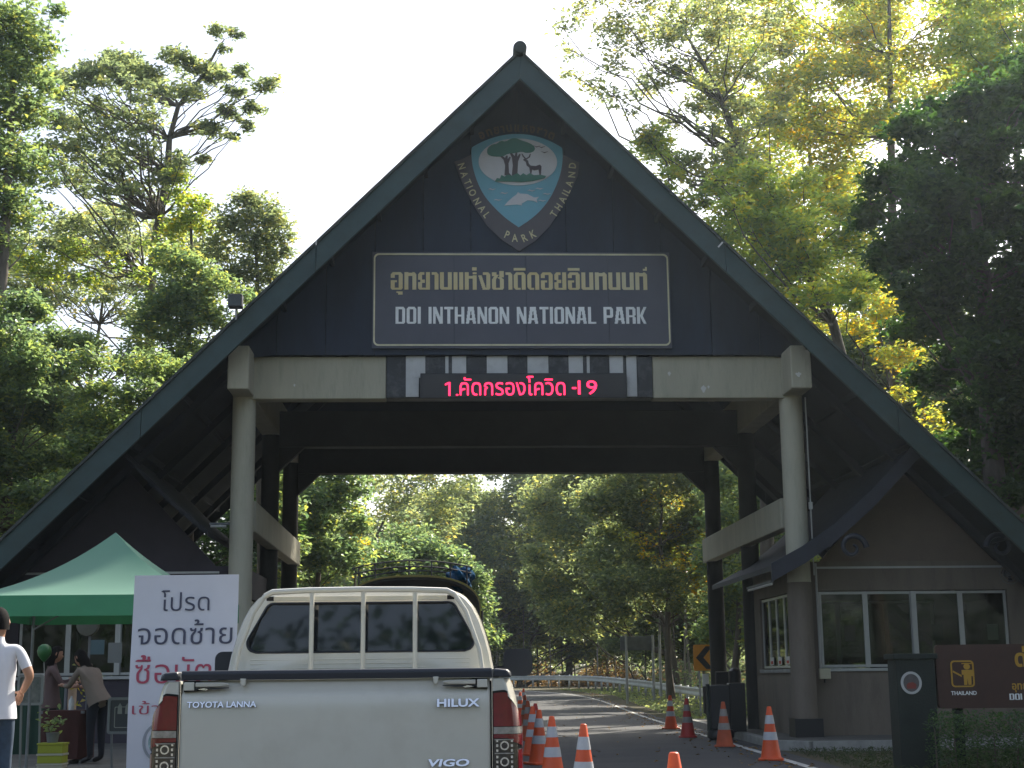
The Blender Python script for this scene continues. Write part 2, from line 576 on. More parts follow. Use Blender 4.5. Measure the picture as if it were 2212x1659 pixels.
M['metal'] = mat('galvanised_steel', (0.38, 0.39, 0.40), 0.45, 0.6, var=0.15, scale=5)
M['dull_metal'] = mat('dull_grey_metal', (0.17, 0.18, 0.19), 0.6, 0.3, var=0.2)
M['white_plastic'] = mat('white_plastic', (0.62, 0.62, 0.60), 0.5)
M['rail_steel'] = mat('rail_steel', (0.62, 0.63, 0.62), 0.5, 0.3, var=0.2, scale=4, dirt=(.25,.24,.22), dscale=2, damt=.5)
M['interior'] = mat('dark_interior', (0.05, 0.05, 0.05), 0.9)

# ------------------------------------------------------------------ terrain
def sm(t):
    t = max(0.0, min(1.0, t))
    return t * t * (3 - 2 * t)
def hgt(x, y):
    h = 0.55 * sm((y - 45) / 55)
    h += 13.0 * sm((y - 125) / 260)
    if y > 40:
        side = max(0, abs(x - 1) - 16)
        h += min(5, side * 0.09) * sm((y - 40) / 40)
    return h
# ground as one sheet to the horizon, finer near the gate
def axis(stops):
    out = []
    for a, b, n in stops:
        out += list(np.linspace(a, b, n, endpoint=False))
    return out + [stops[-1][1]]
gx = axis([(-900, -300, 8), (-300, -60, 16), (-60, 60, 60), (60, 300, 16), (300, 900, 8)])
gy = axis([(-600, -60, 8), (-60, 0, 6), (0, 150, 75), (150, 420, 36), (420, 1400, 10)])
gv = [(x, y, hgt(x, y) + (0.03 * math.sin(x * 1.3) * math.cos(y * 0.9) if (abs(x) > 14 or y > 120) else 0)) for y in gy for x in gx]
nx = len(gx)
gf = [(j * nx + i, j * nx + i + 1, (j + 1) * nx + i + 1, (j + 1) * nx + i) for j in range(len(gy) - 1) for i in range(nx - 1)]
g = MB(); g.add(gv, gf)
tag(g.build('ground', M['soil'], smooth=True), 'brown green forest floor and verge', kind='structure')

def interp(tab, y):
    for (a, xa), (b, xb) in zip(tab, tab[1:]):
        if a <= y <= b:
            return xa + (xb - xa) * (y - a) / (b - a)
    return tab[-1][1]
# right and left asphalt edge, as matching stations along the bend
RE = [(-60, 4.8), (0, 4.7), (20, 4.55), (28, 4.5), (40, 4.45), (52, 4.45), (60, 4.4), (68, 4.2), (76, 3.5), (83, 2.1), (89, -0.2), (94, -4), (97, -9), (99, -16), (100, -28), (100, -60)]
LE = [(-60, -5.2), (0, -4.9), (20, -4.6), (28, -4.5), (40, -4.5), (52, -4.5), (60, -4.7), (67, -5.2), (73, -6.2), (78, -7.8), (82, -10), (85, -13), (87, -17), (88, -22), (88.5, -32), (88.5, -62)]
def chaikin(pts, k=2):
    for _ in range(k):
        q = [pts[0]]
        for a, b in zip(pts, pts[1:]):
            q.append((a[0] * .75 + b[0] * .25, a[1] * .75 + b[1] * .25))
            q.append((a[0] * .25 + b[0] * .75, a[1] * .25 + b[1] * .75))
        q.append(pts[-1])
        pts = q
    return pts
REs, LEs = chaikin(RE), chaikin(LE)
def strip(name, t0, t1, dz, m, sub=1, i0=0, i1=None):
    mb = MB(); vs = []; fs = []
    rows = list(zip(LEs, REs))[i0:i1]
    for (ly, lx), (ry, rx) in rows:
        for k in range(sub + 1):
            t = t0 + (t1 - t0) * k / sub
            x = lx + (rx - lx) * t; y = ly + (ry - ly) * t
            vs.append((x, y, hgt(x, y) + dz))
    for i in range(len(rows) - 1):
        for k in range(sub):
            a = i * (sub + 1) + k
            fs.append((a, a + 1, a + sub + 2, a + sub + 1))
    mb.add(vs, fs)
    return mb.build(name, m, smooth=True)
tag(strip('road', 0, 1, 0.05, M['asphalt'], 14), 'grey asphalt road bending left behind the gate', kind='structure')
tag(strip('edge_line', 0.945, 0.960, 0.056, M['line'], 1), 'white painted line along the right road edge', kind='structure')
tag(strip('edge_line', 0.040, 0.055, 0.056, M['line'], 1), 'white painted line along the left road edge', kind='structure')
Z0 = 0.05   # road surface level

# ------------------------------------------------------------------ gate, in its own frame
GRZ = math.radians(2.7)
GLOC = Vector((0.15, 28.5, 0))
GM = Matrix.Translation(GLOC) @ Matrix.Rotation(GRZ, 4, 'Z')
def gw(x, y, z):
    return GM @ Vector((x, y, z))
def island(name, poly, z, label):
    mb = MB(); mb.plate(poly, -0.2, z)
    o = mb.build(name, M['pave'], bevel=0.015)
    tag(o, label, kind='structure')
    # kerb stones round the edge, each its own block
    L = 0
    ks = MB(); ks.box(0.004, 0.996, -0.09, 0.09, -0.2, 0.012)
    km = ks.mesh('kerb_stone', M['kerb'])
    n = len(poly)
    for i in range(n):
        a, b = Vector(poly[i]), Vector(poly[(i + 1) % n])
        if max(a.y, b.y) > 45 or (a.x < -9 and b.x < -9) or (a.x > 9 and b.x > 9):
            continue
        d = (b - a).length
        k = max(1, int(d / 1.0))
        for j in range(k):
            p = a + (b - a) * (j / k)
            s = bpy.data.objects.new('kerb_stone', km)
            COL.objects.link(s)
            s.parent = o
            s.location = (p.x, p.y, z)
            s.rotation_euler = (0, 0, math.atan2(b.y - a.y, b.x - a.x))
            s.scale = (d / k, 1, 1)
    return o
island('right_island', [(4.65, 27.2), (5.2, 26.6), (13.5, 26.9), (13.5, 41), (4.7, 40.5)], 0.16, 'low paved kerbed island carrying the right ticket booth')
island('left_island', [(-3.2, 12.4), (-3.2, 25.5), (-4.65, 27.5), (-4.6, 40.5), (-14, 41), (-14, 12.4)][::-1], 0.19, 'low paved kerbed island carrying the tent and the left booth')

gate = thing('park_gate', 'huge dark steep gabled park entrance gate on round grey columns spanning the road', 'gate', GLOC, GRZ)
HX = 5.38
A_Z = 13.32     # roof ridge height at the outside
R_Y0, R_Y1 = -1.5, 10.2
XE = 11.0
# columns
def column(x, y, r, m, z1=6.72, label=None):
    mb = MB()
    mb.lathe([(r * 1.02, 0), (r * 1.02, 3.0), (r, 3.03), (r, z1)], (x, y, 0.1), 28)
    return mb.build('column', m, gate, smooth=True, label=label)
for sx in (-1, 1):
    column(sx * HX, 0, 0.225, M['concrete'], label='grey round front column')
    if sx > 0:
        mb = MB(); mb.lathe([(.2315, 0), (.2315, 2.95)], (HX, 0, 0.12), 28); mb.build('column_render', M['booth_wall'], gate, smooth=True, label='brown rendered foot of the right front column')
    column(sx * HX, 4.5, 0.20, M['dark_beam'], label='dark middle column')
    column(sx * HX, 8.9, 0.20, M['dark_beam'], label='dark rear column')
    mb = MB()
    if sx > 0: mb.box(sx * HX - .27, sx * HX + .27, -.27, .27, .16, .5)
    else: mb.lathe([(0.29, 0), (0.29, 0.36), (0.27, 0.38)], (sx * HX, 0, 0.17), 24)
    mb.build('column_foot', M['black'], gate)
# front transverse beam: grey ends, dark middle
for a, b in ((-HX - .02, -2.62), (2.62, HX + .02)):
    mb = MB(); mb.box(a, b, -0.18, 0.2, 6.68, 7.52)
    mb.build('front_beam', M['concrete'], gate, bevel=0.02, label='grey concrete front beam')
mb = MB(); mb.box(-2.617, 2.617, -0.17, 0.19, 6.69, 7.515)
mb.build('beam_middle', M['black_board'], gate, bevel=0.01)
# longitudinal beams with their ends sticking out in front
for sx in (-1, 1):
    mb = MB(); mb.box(sx * HX - 0.20, sx * HX + 0.20, -1.0, 9.6, 6.72, 7.56)
    mb.build('tie_beam', M['concrete'], gate, bevel=0.025, label='grey concrete lengthwise beam')
    mb = MB(); mb.box(sx * (HX - 0.1) - 0.13, sx * (HX - 0.1) + 0.13, 0.3, 9.3, 4.15, 4.75)
    mb.build('low_beam', M['concrete'], gate, bevel=0.02)
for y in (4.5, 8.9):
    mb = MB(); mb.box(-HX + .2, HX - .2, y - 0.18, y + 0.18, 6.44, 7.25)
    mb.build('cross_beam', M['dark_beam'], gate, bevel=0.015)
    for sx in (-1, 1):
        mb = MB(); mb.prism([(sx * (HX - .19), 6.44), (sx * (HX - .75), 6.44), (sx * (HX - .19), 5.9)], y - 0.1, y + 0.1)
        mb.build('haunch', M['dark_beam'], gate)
for cx_, cz_, r_ in ((2.95, 7.17, .03), (3.62, 6.86, .05), (3.72, 6.90, .022), (-4.4, 6.95, .02)):
    mb = MB(); mb.prism([(cx_ + r_ * math.cos(a) * (1 + .3 * math.sin(a * 3)), cz_ + 1.3 * r_ * math.sin(a) * (1 + .25 * math.cos(a * 4))) for a in np.linspace(0, 2 * math.pi, 14)[:-1]], -0.185, -0.181)
    mb.build('plaster_chip', M['chip'], gate)
mb = MB(); mb.prism([(HX - .06 + .05 * math.cos(a) * (1 + .4 * math.sin(a * 3)), 6.98 + .045 * math.sin(a) * (1 + .3 * math.cos(a * 5))) for a in np.linspace(0, 2 * math.pi, 14)[:-1]], -1.004, -1.0005)
mb.build('plaster_chip', M['chip'], gate)
# black patches where the grey beam meets the painted middle, black and white boards
for a, b, m in ((-2.60, -2.24, 'black_board'), (2.33, 2.60, 'black_board')):
    mb = MB(); mb.box(a, b, -0.215, -0.19, 6.70, 7.50); mb.build('board', M[m], gate)
ZT, ZB = 7.50, 7.14
def bx_(cx):   # crop pixel of the board strip to metres
    return (1040 * .864 + cx * .2422 - 1131.0) * 0.00907
edges = [(0, 115, 'white_paint'), (118, 290, 'black_board'), (293, 322, 'white_paint'), (325, 350, 'black_board'), (353, 480, 'white_paint'), (486, 660, 'black_board'),
         (663, 848, 'white_paint'), (855, 1022, 'black_board'), (1027, 1215, 'white_paint'), (1220, 1390, 'black_board'), (1396, 1525, 'white_paint'), (1529, 1555, 'black_board'), (1559, 1586, 'white_paint'),
         (1592, 1758, 'black_board'), (1763, 1885, 'white_paint')]
for a, b, m in edges:
    mb = MB(); mb.box(bx_(a), bx_(b), -0.22, -0.193, ZB - 0.05, ZT + (0.0 if m == 'black_board' else 0.02))
    mb.build('board', M[m], gate, bevel=0.003)
for a, b in ((-2.235, -1.98), (2.10, 2.30)):
    mb = MB(); mb.box(a, b, -0.216, -0.194, 6.71, 7.52); mb.build('board', M['white_paint'], gate, bevel=0.003)
# pediment of wide upright boards
slope_x = lambda z, in_=0.35: (A_Z - in_ - z)
xs = np.linspace(-5.7, 5.7, 13)
for a, b in zip(xs, xs[1:]):
    a2, b2 = a + 0.006, b - 0.006
    z = 7.53
    tops = []
    ta, tb = A_Z - 0.22 - abs(a2), A_Z - 0.22 - abs(b2)
    poly = [(a2, z), (b2, z), (b2, tb)]
    if a2 < 0 < b2: poly.append((0, A_Z - 0.22))
    poly.append((a2, ta))
    mb = MB(); mb.prism(poly, -0.30, -0.26)
    mb.build('pediment_board', M['pediment'], gate)
for a, b in zip(xs, xs[1:]):
    a2, b2 = a - 0.003, b + 0.003
    poly = [(a2, 7.252), (b2, 7.252), (b2, A_Z - 0.22 - abs(b2))]
    if a2 < 0 < b2: poly.append((0, A_Z - 0.22))
    poly.append((a2, A_Z - 0.22 - abs(a2)))
    rk = 0.006 * (round(a * 10) % 2); mb = MB(); mb.prism(poly, 8.95 + rk, 8.99 + rk)
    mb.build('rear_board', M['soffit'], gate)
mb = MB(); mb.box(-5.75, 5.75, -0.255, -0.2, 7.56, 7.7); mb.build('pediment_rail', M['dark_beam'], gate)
# roof slopes
for sx in (-1, 1):
    mb = MB()
    p0 = (0, A_Z - 0.01); p1 = (sx * XE, A_Z - XE - 0.01)
    mb.prism([p0, p1, (sx * XE, p1[1] - 0.16), (0, A_Z - 0.17)], R_Y0 + 0.05, R_Y1)
    mb.m = 1
    mb.prism([(0, A_Z - 0.172), (sx * XE, p1[1] - 0.162), (sx * XE, p1[1] - 0.18), (0, A_Z - 0.19)], R_Y0 + 0.07, R_Y1 - 0.02)
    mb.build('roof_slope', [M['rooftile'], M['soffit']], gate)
    # fascia (rake) boards in lengths
    ln = [0, 3.9, 7.05, XE]
    for a, b in zip(ln, ln[1:]):
        a, b = (a + 0.004 if a else 0), b - 0.004
        poly = [(sx * a, A_Z - a), (sx * b, A_Z - b), (sx * b, A_Z - b - 0.56), (sx * a, A_Z - a - 0.56)]
        mb = MB(); mb.prism(poly, R_Y0 - 0.04, R_Y0 + 0.04)
        mb.build('fascia_board', M['fascia'], gate, bevel=0.008)
        poly = [(sx * a, A_Z - a + 0.04), (sx * b, A_Z - b + 0.04), (sx * b, A_Z - b - 0.03), (sx * a, A_Z - a - 0.03)]
        mb = MB(); mb.prism(poly, R_Y0 - 0.09, R_Y0 - 0.045)
        mb.build('verge_trim', M['rooftile'], gate)
        poly = [(sx * a, A_Z - a), (sx * b, A_Z - b), (sx * b, A_Z - b - 0.5), (sx * a, A_Z - a - 0.5)]
        mb = MB(); mb.prism(poly, R_Y1 - 0.02, R_Y1 + 0.05)
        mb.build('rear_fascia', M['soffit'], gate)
    # purlins under the slope
    for k in range(1, 12):
        x = sx * k * 0.92; z = A_Z - 0.19 - abs(x) - 0.07
        mb = MB(); mb.bar((x, R_Y0 + 0.1, z), (x, R_Y1 - 0.1, z), 0.07, 0.14)
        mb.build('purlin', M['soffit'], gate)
    # rafters
    for y in (0.0, 2.3, 4.5, 6.7, 8.9):
        mb = MB(); mb.bar((sx * 0.1, y, A_Z - 0.52), (sx * (XE - .1), y, A_Z - XE - .32), 0.14, 0.2, up=(0, 1, 0))
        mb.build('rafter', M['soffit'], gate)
# ridge roll with its end knob
mb = MB(); mb.tube([(0, R_Y0 - 0.16, A_Z + 0.02), (0, R_Y1, A_Z + 0.02)], 0.13, 14)
mb.build('ridge_cap', M['rooftile'], gate, smooth=True)
mb = MB(); mb.lathe([(0.05, -0.02), (0.12, 0.0), (0.135, 0.05), (0.135, 0.22), (0.12, 0.26)], (0, R_Y0 - 0.22, A_Z + 0.03), 18, 'y')
mb.build('ridge_end', M['rooftile'], gate, smooth=True)

# ------------------------------------------------------------------ things on the gate
def on_gate(name, label, cat, x, y, z, group=None):
    return thing(name, label, cat, gw(x, y, z), GRZ, group)
EY = -0.335        # plane of the signs, just proud of the pediment boards
EX = lambda cx: (cx - 823) * .00385 + 0.0
EZ = lambda cy: 14.238 - cy * .00405
sb = on_gate('name_sign', 'wide dark grey board naming the national park in gold Thai and silver capitals', 'sign', 0, 0, 0)
bx0, bx1, bz0, bz1 = EX(70), EX(1602), EZ(1628), EZ(1146)
sxs = [bx0, EX(488), EX(858), EX(1281), bx1]
for a, b in zip(sxs, sxs[1:]):
    mb = MB(); mb.box(a + .003, b - .003, EY - 0.03, EY, bz0, bz1)
    mb.build('panel', M['sign_board'], sb, bevel=0.003)
fr = MB()
ring_frame(fr, rounded(EX(78), EX(1594), EZ(1616), EZ(1154), 0.10, 6), rounded(EX(86), EX(1586), EZ(1608), EZ(1162), 0.075, 6), EY - 0.045, EY - 0.031)
fr.build('rim', M['sign_rim'], sb)
for ch, mb in sign_text('\u0e2d\u0e38\u0e17\u0e22\u0e32\u0e19\u0e41\u0e2b\u0e48\u0e07\u0e0a\u0e32\u0e15\u0e34\u0e14\u0e2d\u0e22\u0e2d\u0e34\u0e19\u0e17\u0e19\u0e19\u0e17\u0e4c', EX(165), EX(1483), EZ(1338), 0.355, EY - 0.031):
    mb.build('letter', M['gold'], sb)
for ch, mb in sign_text('DOI INTHANON NATIONAL PARK', EX(190), EX(1474), EZ(1508), 0.34, EY - 0.031):
    mb.build('letter', M['silver'], sb)

# shield emblem
M['shield_out'] = mat('emblem_border', (0.085, 0.075, 0.085), 0.5, var=0.1)
M['shield_blue'] = mat('emblem_blue', (0.15, 0.40, 0.50), 0.45, var=0.08)
M['shield_white'] = mat('emblem_white', (0.62, 0.62, 0.64), 0.5, var=0.06)
M['shield_green'] = mat('emblem_green', (0.035, 0.17, 0.12), 0.5)
M['shield_brown'] = mat('emblem_brown', (0.07, 0.05, 0.055), 0.5)
M['shield_text'] = mat('emblem_text', (0.62, 0.56, 0.33), 0.5)
M['old_text'] = mat('faded_brown_text', (0.11, 0.065, 0.04), 0.6)
em = on_gate('park_emblem', 'shield emblem of trees, deer and dolphin lettered NATIONAL PARK THAILAND', 'emblem', 0, 0, 0)
def eprism(name, pts, layer, m, par=em):
    y1 = EY - 0.008 * layer
    mb = MB(); mb.prism([(EX(a), EZ(b)) for a, b in pts], y1 - 0.012, y1)
    return mb.build(name, m, par)
def smooth_poly(pts, k=2):
    for _ in range(k):
        q = []
        for i in range(len(pts)):
            a, b = pts[i], pts[(i + 1) % len(pts)]
            q += [(a[0] * .75 + b[0] * .25, a[1] * .75 + b[1] * .25), (a[0] * .25 + b[0] * .75, a[1] * .25 + b[1] * .75)]
        pts = q
    return pts
def mirror(h):   # half outline from the top centre down to the tip, left side
    return h + [(2 * 823 - x, y) for x, y in reversed(h[1:-1])]
eprism('shield_border', [(825, 1140), (740, 1085), (660, 1010), (600, 920), (550, 830), (515, 750), (492, 680), (530, 668), (585, 640), (1060, 640), (1115, 668), (1146, 680), (1135, 750), (1098, 830), (1045, 920), (985, 1010), (910, 1085)], 0, M['shield_out'])
eprism('shield_field', smooth_poly([(823, 532), (740, 540), (660, 565), (590, 600), (580, 610), (582, 680), (600, 760), (640, 850), (700, 920), (760, 975), (823, 1018), (823, 1018), (890, 975), (950, 920), (1000, 850), (1040, 760), (1058, 680), (1058, 610), (1050, 600), (985, 565), (905, 540)], 2), 1, M['shield_blue'])
eprism('picture_disc', [(823 + 205 * math.cos(a), 681 + 122 * math.sin(a)) for a in np.linspace(0, 2 * math.pi, 48, endpoint=False)], 3, M['shield_white'])
crown = [(662, 640), (664, 612), (690, 592), (712, 590), (735, 572), (760, 578), (790, 560), (815, 558), (845, 572), (870, 578), (905, 595), (915, 615), (900, 632), (865, 636), (845, 628), (810, 636), (770, 640), (745, 655), (710, 655), (680, 652)]
eprism('tree_crown', smooth_poly(crown, 1), 5, M['shield_green'])
eprism('tree_trunk', [(752, 752), (756, 700), (748, 672), (732, 655), (742, 652), (756, 662), (762, 650), (770, 650), (770, 668), (780, 655), (786, 658), (774, 690), (776, 740), (790, 755)], 4.6, M['shield_brown'])
eprism('tree_trunk', [(790, 752), (796, 700), (792, 660), (782, 640), (792, 636), (806, 652), (812, 632), (820, 632), (820, 655), (832, 640), (838, 644), (824, 680), (820, 740), (832, 757)], 4.6, M['shield_brown'])
eprism('deer', [(886, 745), (882, 712), (868, 700), (864, 682), (850, 672), (858, 664), (868, 670), (876, 676), (880, 692), (890, 702), (915, 704), (938, 696), (946, 706), (942, 752), (934, 752), (930, 722), (908, 726), (896, 722), (893, 745)], 5, M['shield_brown'])
eprism('antler', [(862, 668), (848, 655), (842, 640), (847, 640), (856, 654), (866, 664), (880, 655), (886, 640), (891, 642), (886, 658), (870, 668)], 5, M['shield_brown'])
eprism('grass', [(702, 785), (712, 768), (728, 770), (736, 752), (752, 760), (770, 750), (790, 756), (820, 742), (835, 754), (850, 742), (866, 752), (884, 742), (905, 752), (940, 750), (970, 756), (960, 768), (900, 782), (840, 788), (780, 786)], 6, M['shield_green'])
for bxy in ((920, 600), (945, 603), (960, 630)):
    eprism('bird', [(bxy[0] - 16, bxy[1] - 4), (bxy[0], bxy[1] + 2), (bxy[0] + 22, bxy[1] - 3), (bxy[0] + 2, bxy[1] + 6)], 5, M['shield_brown'])
eprism('dolphin', [(750, 908), (768, 888), (790, 868), (812, 852), (822, 838), (832, 846), (870, 848), (905, 866), (930, 862), (918, 876), (922, 892), (900, 882), (870, 880), (842, 896), (840, 906), (815, 902), (790, 904)], 3, M['shield_white'])
for wx, wy in ((665, 822), (728, 842), (695, 877), (912, 818), (950, 845), (925, 880), (870, 828)):
    eprism('wave', [(wx, wy + 3), (wx + 12, wy - 3), (wx + 24, wy + 1), (wx + 42, wy - 1), (wx + 26, wy + 6), (wx + 12, wy + 2)], 3, M['shield_white'])
def arc_letters(word, path, size, m, squash=0.8, layer=1, bold=0.012):
    """letters along a path of crop points, each turned with it"""
    segs = [(Vector(path[i]), Vector(path[i + 1])) for i in range(len(path) - 1)]
    L = sum((b - a).length for a, b in segs)
    widths = []
    for ch in word:
        vs, fs = text_pts(ch, bold, 3, 0.01)
        w = max(v.x for v in vs) if vs else 0.3
        widths.append((vs, fs, w))
    tot = sum(w for _, _, w in widths)
    pos = 0
    for ch, (vs, fs, w) in zip(word, widths):
        d = (pos + w / 2) / tot * L
        acc = 0
        for a, b in segs:
            l = (b - a).length
            if acc + l >= d - 1e-6:
                p = a + (b - a) * ((d - acc) / l); t = (b - a).normalized()
                break
            acc += l
        n = Vector((t.y, -t.x))      # up of the letter in crop space (y down)
        out = []
        for v in vs:
            q = p + t * ((v.x - w / 2) * size * squash) + n * ((v.y - 0.35) * size)
            out.append((EX(q.x), EY - 0.008 * layer - (0.010 if v.z > 0 else 0.0), EZ(q.y)))
        mb = MB(); mb.add(out, fs)
        mb.build('letter', m, em)
        pos += w
arc_letters('NATIONAL', [(523, 680), (545, 750), (575, 820), (612, 890), (668, 968)], 52, M['shield_text'], layer=1.8)
arc_letters('PARK', [(745, 1048), (800, 1072), (850, 1072), (918, 1042)], 56, M['shield_text'], layer=1.8)
arc_letters('THAILAND', [(995, 965), (1040, 900), (1080, 820), (1103, 750), (1110, 675)], 52, M['shield_text'], layer=1.8)
arc_letters('\u0e2d\u0e17\u0e22\u0e32\u0e19\u0e41\u0e2b\u0e07\u0e0a\u0e32\u0e15', [(615, 545), (700, 512), (790, 497), (870, 500), (950, 515), (1022, 545)], 62, M['old_text'], squash=0.9, layer=0.5, bold=0.03)

# LED display
M['led_face'] = mat('led_face', (0.018, 0.016, 0.018), 0.35)
M['led_red'] = mat('led_red', (0.3, 0.01, 0.02), 0.5, emit=(1.0, 0.018, 0.075), estr=2.2)
led = on_gate('led_display', 'long black electronic display with red glowing Thai text under the park name', 'display', 0, -0.30, 6.90)
mb = MB(); mb.box(-1.95, 2.08, -0.06, 0.07, -0.25, 0.25); mb.build('case', M['black'], led, bevel=0.01)
mb = MB(); mb.box(-1.91, 2.04, -0.064, -0.0605, -0.215, 0.215); mb.build('screen', M['led_face'], led)
lx = lambda cx: (1040 * .864 + cx * .2422 - 1131.0) * 0.0091
mb = MB(); mb.prism([(lx(322), -.20), (lx(340), -.20), (lx(340), .07), (lx(322), .07), (lx(292), .035), (lx(292), .005), (lx(322), .03)], -.072, -.066); mb.build('glowing_text', M['led_red'], led)
for body, a, b, za, zb in (('.', 388, 410, -0.20, -0.165), ('\u0e04\u0e31\u0e14\u0e01\u0e23\u0e2d\u0e07\u0e42\u0e04\u0e27\u0e34\u0e14', 422, 1355, -0.195, 0.19), ('-', 1415, 1452, -0.07, -0.035), ('19', 1468, 1638, -0.18, 0.10)):
    mb = MB(); text_mb(mb, body, lx(a), lx(b), za, zb, -0.066, bold=0.0, thick=0.006)
    mb.build('glowing_text', M['led_red'], led)

# small fittings
fl = on_gate('floodlight', 'small black floodlight clamped on the left roof edge', 'lamp', -5.35, -1.55, 8.05)
mb = MB(); mb.box(-0.13, 0.13, -0.32, -0.1, 0.05, 0.30); mb.build('housing', M['black'], fl, bevel=0.02)
mb = MB(); mb.box(-0.11, 0.11, -0.325, -0.321, 0.07, 0.28); mb.build('lens', M['glass'], fl)
mb = MB(); mb.tube([(0, -0.1, -0.15), (0, -0.12, 0.02), (0.02, -0.16, 0.06)], 0.02, 6); mb.build('bracket', M['metal'], fl)
cw = on_gate('conduit', 'thin white conduit running down the right front column', 'pipe', HX + 0.27, -0.12, 0)
mb = MB(); mb.tube([(0, 0, 6.7), (0, 0, 3.2)], 0.014, 6); mb.build('pipe', M['alu'], cw)
mb = MB(); mb.box(-0.035, 0.035, -0.03, 0.03, 4.48, 4.62); mb.build('junction_box', M['alu'], cw, bevel=0.006)
ck = on_gate('white_clip', 'small white bracket stuck on the right roof edge', 'bracket', 3.75, R_Y0 - 0.06, 9.35)
mb = MB(); mb.bar((0, -0.02, 0), (0.09, -0.02, 0.10), 0.02, 0.03); mb.build('clip', M['white_plastic'], ck)
tl = on_gate('strip_light', 'short white strip light on an arm left of the front column', 'lamp', -HX - 0.2, 0.2, 4.25)
mb = MB(); mb.tube([(-0.42, 0, 0), (-0.12, 0, 0)], 0.022, 8); mb.build('tube', M['white_plastic'], tl)
mb = MB(); mb.box(-0.44, 0.0, -0.02, 0.02, 0.03, 0.07); mb.build('holder', M['dull_metal'], tl)

# ------------------------------------------------------------------ booths
def booth(sx, wallm, gm, name, label, roofm, bargem, flare=True):
    """sx=1 right, -1 left; built in gate coordinates"""
    b = thing(name, label, 'booth', gw(sx * 5.8, 0.4, 0.16), GRZ)
    ox, oy, oz = sx * 5.8, 0.4, 0.16
    def X(x): return sx * x - ox
    def put(nm, mb, m, **k):
        # mb given in gate coordinates with x>0 for either side
        mb.v = [(X(x), y - oy, z - oz) for x, y, z in mb.v]
        return mb.build(nm, m, b, **k)
    x0, x1, y0, y1 = 5.38, 10.2, 0.42, 4.6
    zt = 3.50
    # front wall with a window band, as pieces round the openings
    def wall_y(y, t, xa, xb, za, zb, wa, wb, m=wallm):
        for (a, c, e, f) in ((xa, xb, za, 1.43), (xa, xb, 2.93, zb), (xa, wa, 1.43, 2.93), (wb, xb, 1.43, 2.93)):
            if c - a > 0.01:
                mb = MB(); mb.box(a, c, y, y + t, e, f); put('wall', mb, m)
    wall_y(y0, 0.12, x0 + .121, x1, 0.16, zt, 5.84, 9.62)
    wall_y(y1 - .12, 0.12, x0 + .121, x1, 0.16, zt, 6.2, 9.5)
    for (a, c, e, f) in ((y0, y1, 0.16, 1.43), (y0, y1, 2.93, zt), (y0, 0.95, 1.43, 2.93), (3.7, y1, 1.43, 2.93)):
        mb = MB(); mb.box(x0, x0 + .12, a, c, e, f); put('wall', mb, wallm)
    mb = MB(); mb.box(x1 + .001, x1 + .12, y0, y1, 0.16, zt); put('wall', mb, wallm)
    mb = MB(); mb.box(x0 + .13, x1 - .01, y0 + .13, y1 - .13, 3.3, 3.36); put('ceiling_board', mb, M['interior'])
    # corner post rounded behind the column
    mb = MB(); mb.cyl((x0 + 0.0, y0, 0.16), (x0 + 0.0, y0, zt), 0.15, 16); put('corner_post', mb, wallm, smooth=True)
    # windows
    def window(xa, xb, za, zb, y, fx=None):
        f = MB(); t = 0.05
        ring_frame(f, [(xa, za), (xb, za), (xb, zb), (xa, zb)], [(xa + t, za + t), (xb - t, za + t), (xb - t, zb - t), (xa + t, zb - t)], y, y + 0.06)
        if fx is not None:
            f.v = [(fx, x, z) if abs(yy - y) < 1e-6 else (fx + 0.05, x, z) for x, yy, z in f.v]
        w = put('window', f, M['alu'])
        p = MB()
        if fx is None:
            p.box(xa + t, xb - t, y + .025, y + .031, za + t, zb - t)
        else:
            p.box(fx + .02, fx + .026, xa + t, xb - t, za + t, zb - t)
        p.v = [(X(x), yy - oy, z - oz) for x, yy, z in p.v]
        p.build('pane', M['glass'], w)
    if sx > 0:
        for yy, m_ in ((1.25, 'white_plastic'), (1.95, 'white_plastic'), (2.7, 'white_plastic')):
            mb = MB(); mb.box(x0 + .034, x0 + .038, yy, yy + .34, 1.52, 1.68); put('notice', mb, M[m_])
            mb = MB(); mb.box(x0 + .030, x0 + .0335, yy + .06, yy + .26, 1.54, 1.60); put('notice_print', mb, mat('notice_red', (.5, .05, .03), .6))
        for xx in (6.35, 8.1, 9.2):
            mb = MB(); mb.box(xx, xx + .22, y0 + .09, y0 + .095, 1.95, 2.26); put('notice', mb, M['white_plastic'] if xx > 9 else M['interior'])
        mb = MB(); mb.box(6.9, 9.4, 1.6, 2.3, 1.15, 1.2); put('desk', mb, M['interior'])
        for xx in (7.2, 8.7):
            mb = MB(); mb.box(xx, xx + .5, 1.8, 1.84, 1.25, 1.65); put('monitor', mb, M['black'])
    wx = [5.86, 6.78, 7.72, 8.68, 9.6]
    for a, c in zip(wx, wx[1:]):
        window(a, c, 1.45, 2.91, y0 + 0.03)
    mb = MB(); mb.box(7.68, 7.78, y0 - 0.03, y0 + 0.028, 1.45, 2.91); put('mullion', mb, M['alu'])
    mb = MB(); mb.box(5.84, 9.66, y0 - 0.05, y0 - 0.002, 1.37, 1.43); put('sill', mb, M['alu'], bevel=0.006)
    for a, c in ((6.22, 7.3), (7.3, 8.4), (8.4, 9.48)):
        window(a, c, 1.45, 2.91, y1 - 0.09)
    for a, c in ((0.97, 1.6), (1.6, 2.3), (2.3, 3.0), (3.0, 3.68)):
        window(a, c, 1.45, 2.91, 0, fx=x0 + 0.04)
    mb = MB(); mb.box(x0 - .05, x0 - .002, 0.9, 3.75, 1.36, 1.43); put('sill', mb, M['kerb'])
    # gable: steep front wall under curled barge boards, wider skirt roof behind
    gx, pz = 7.66, 5.35
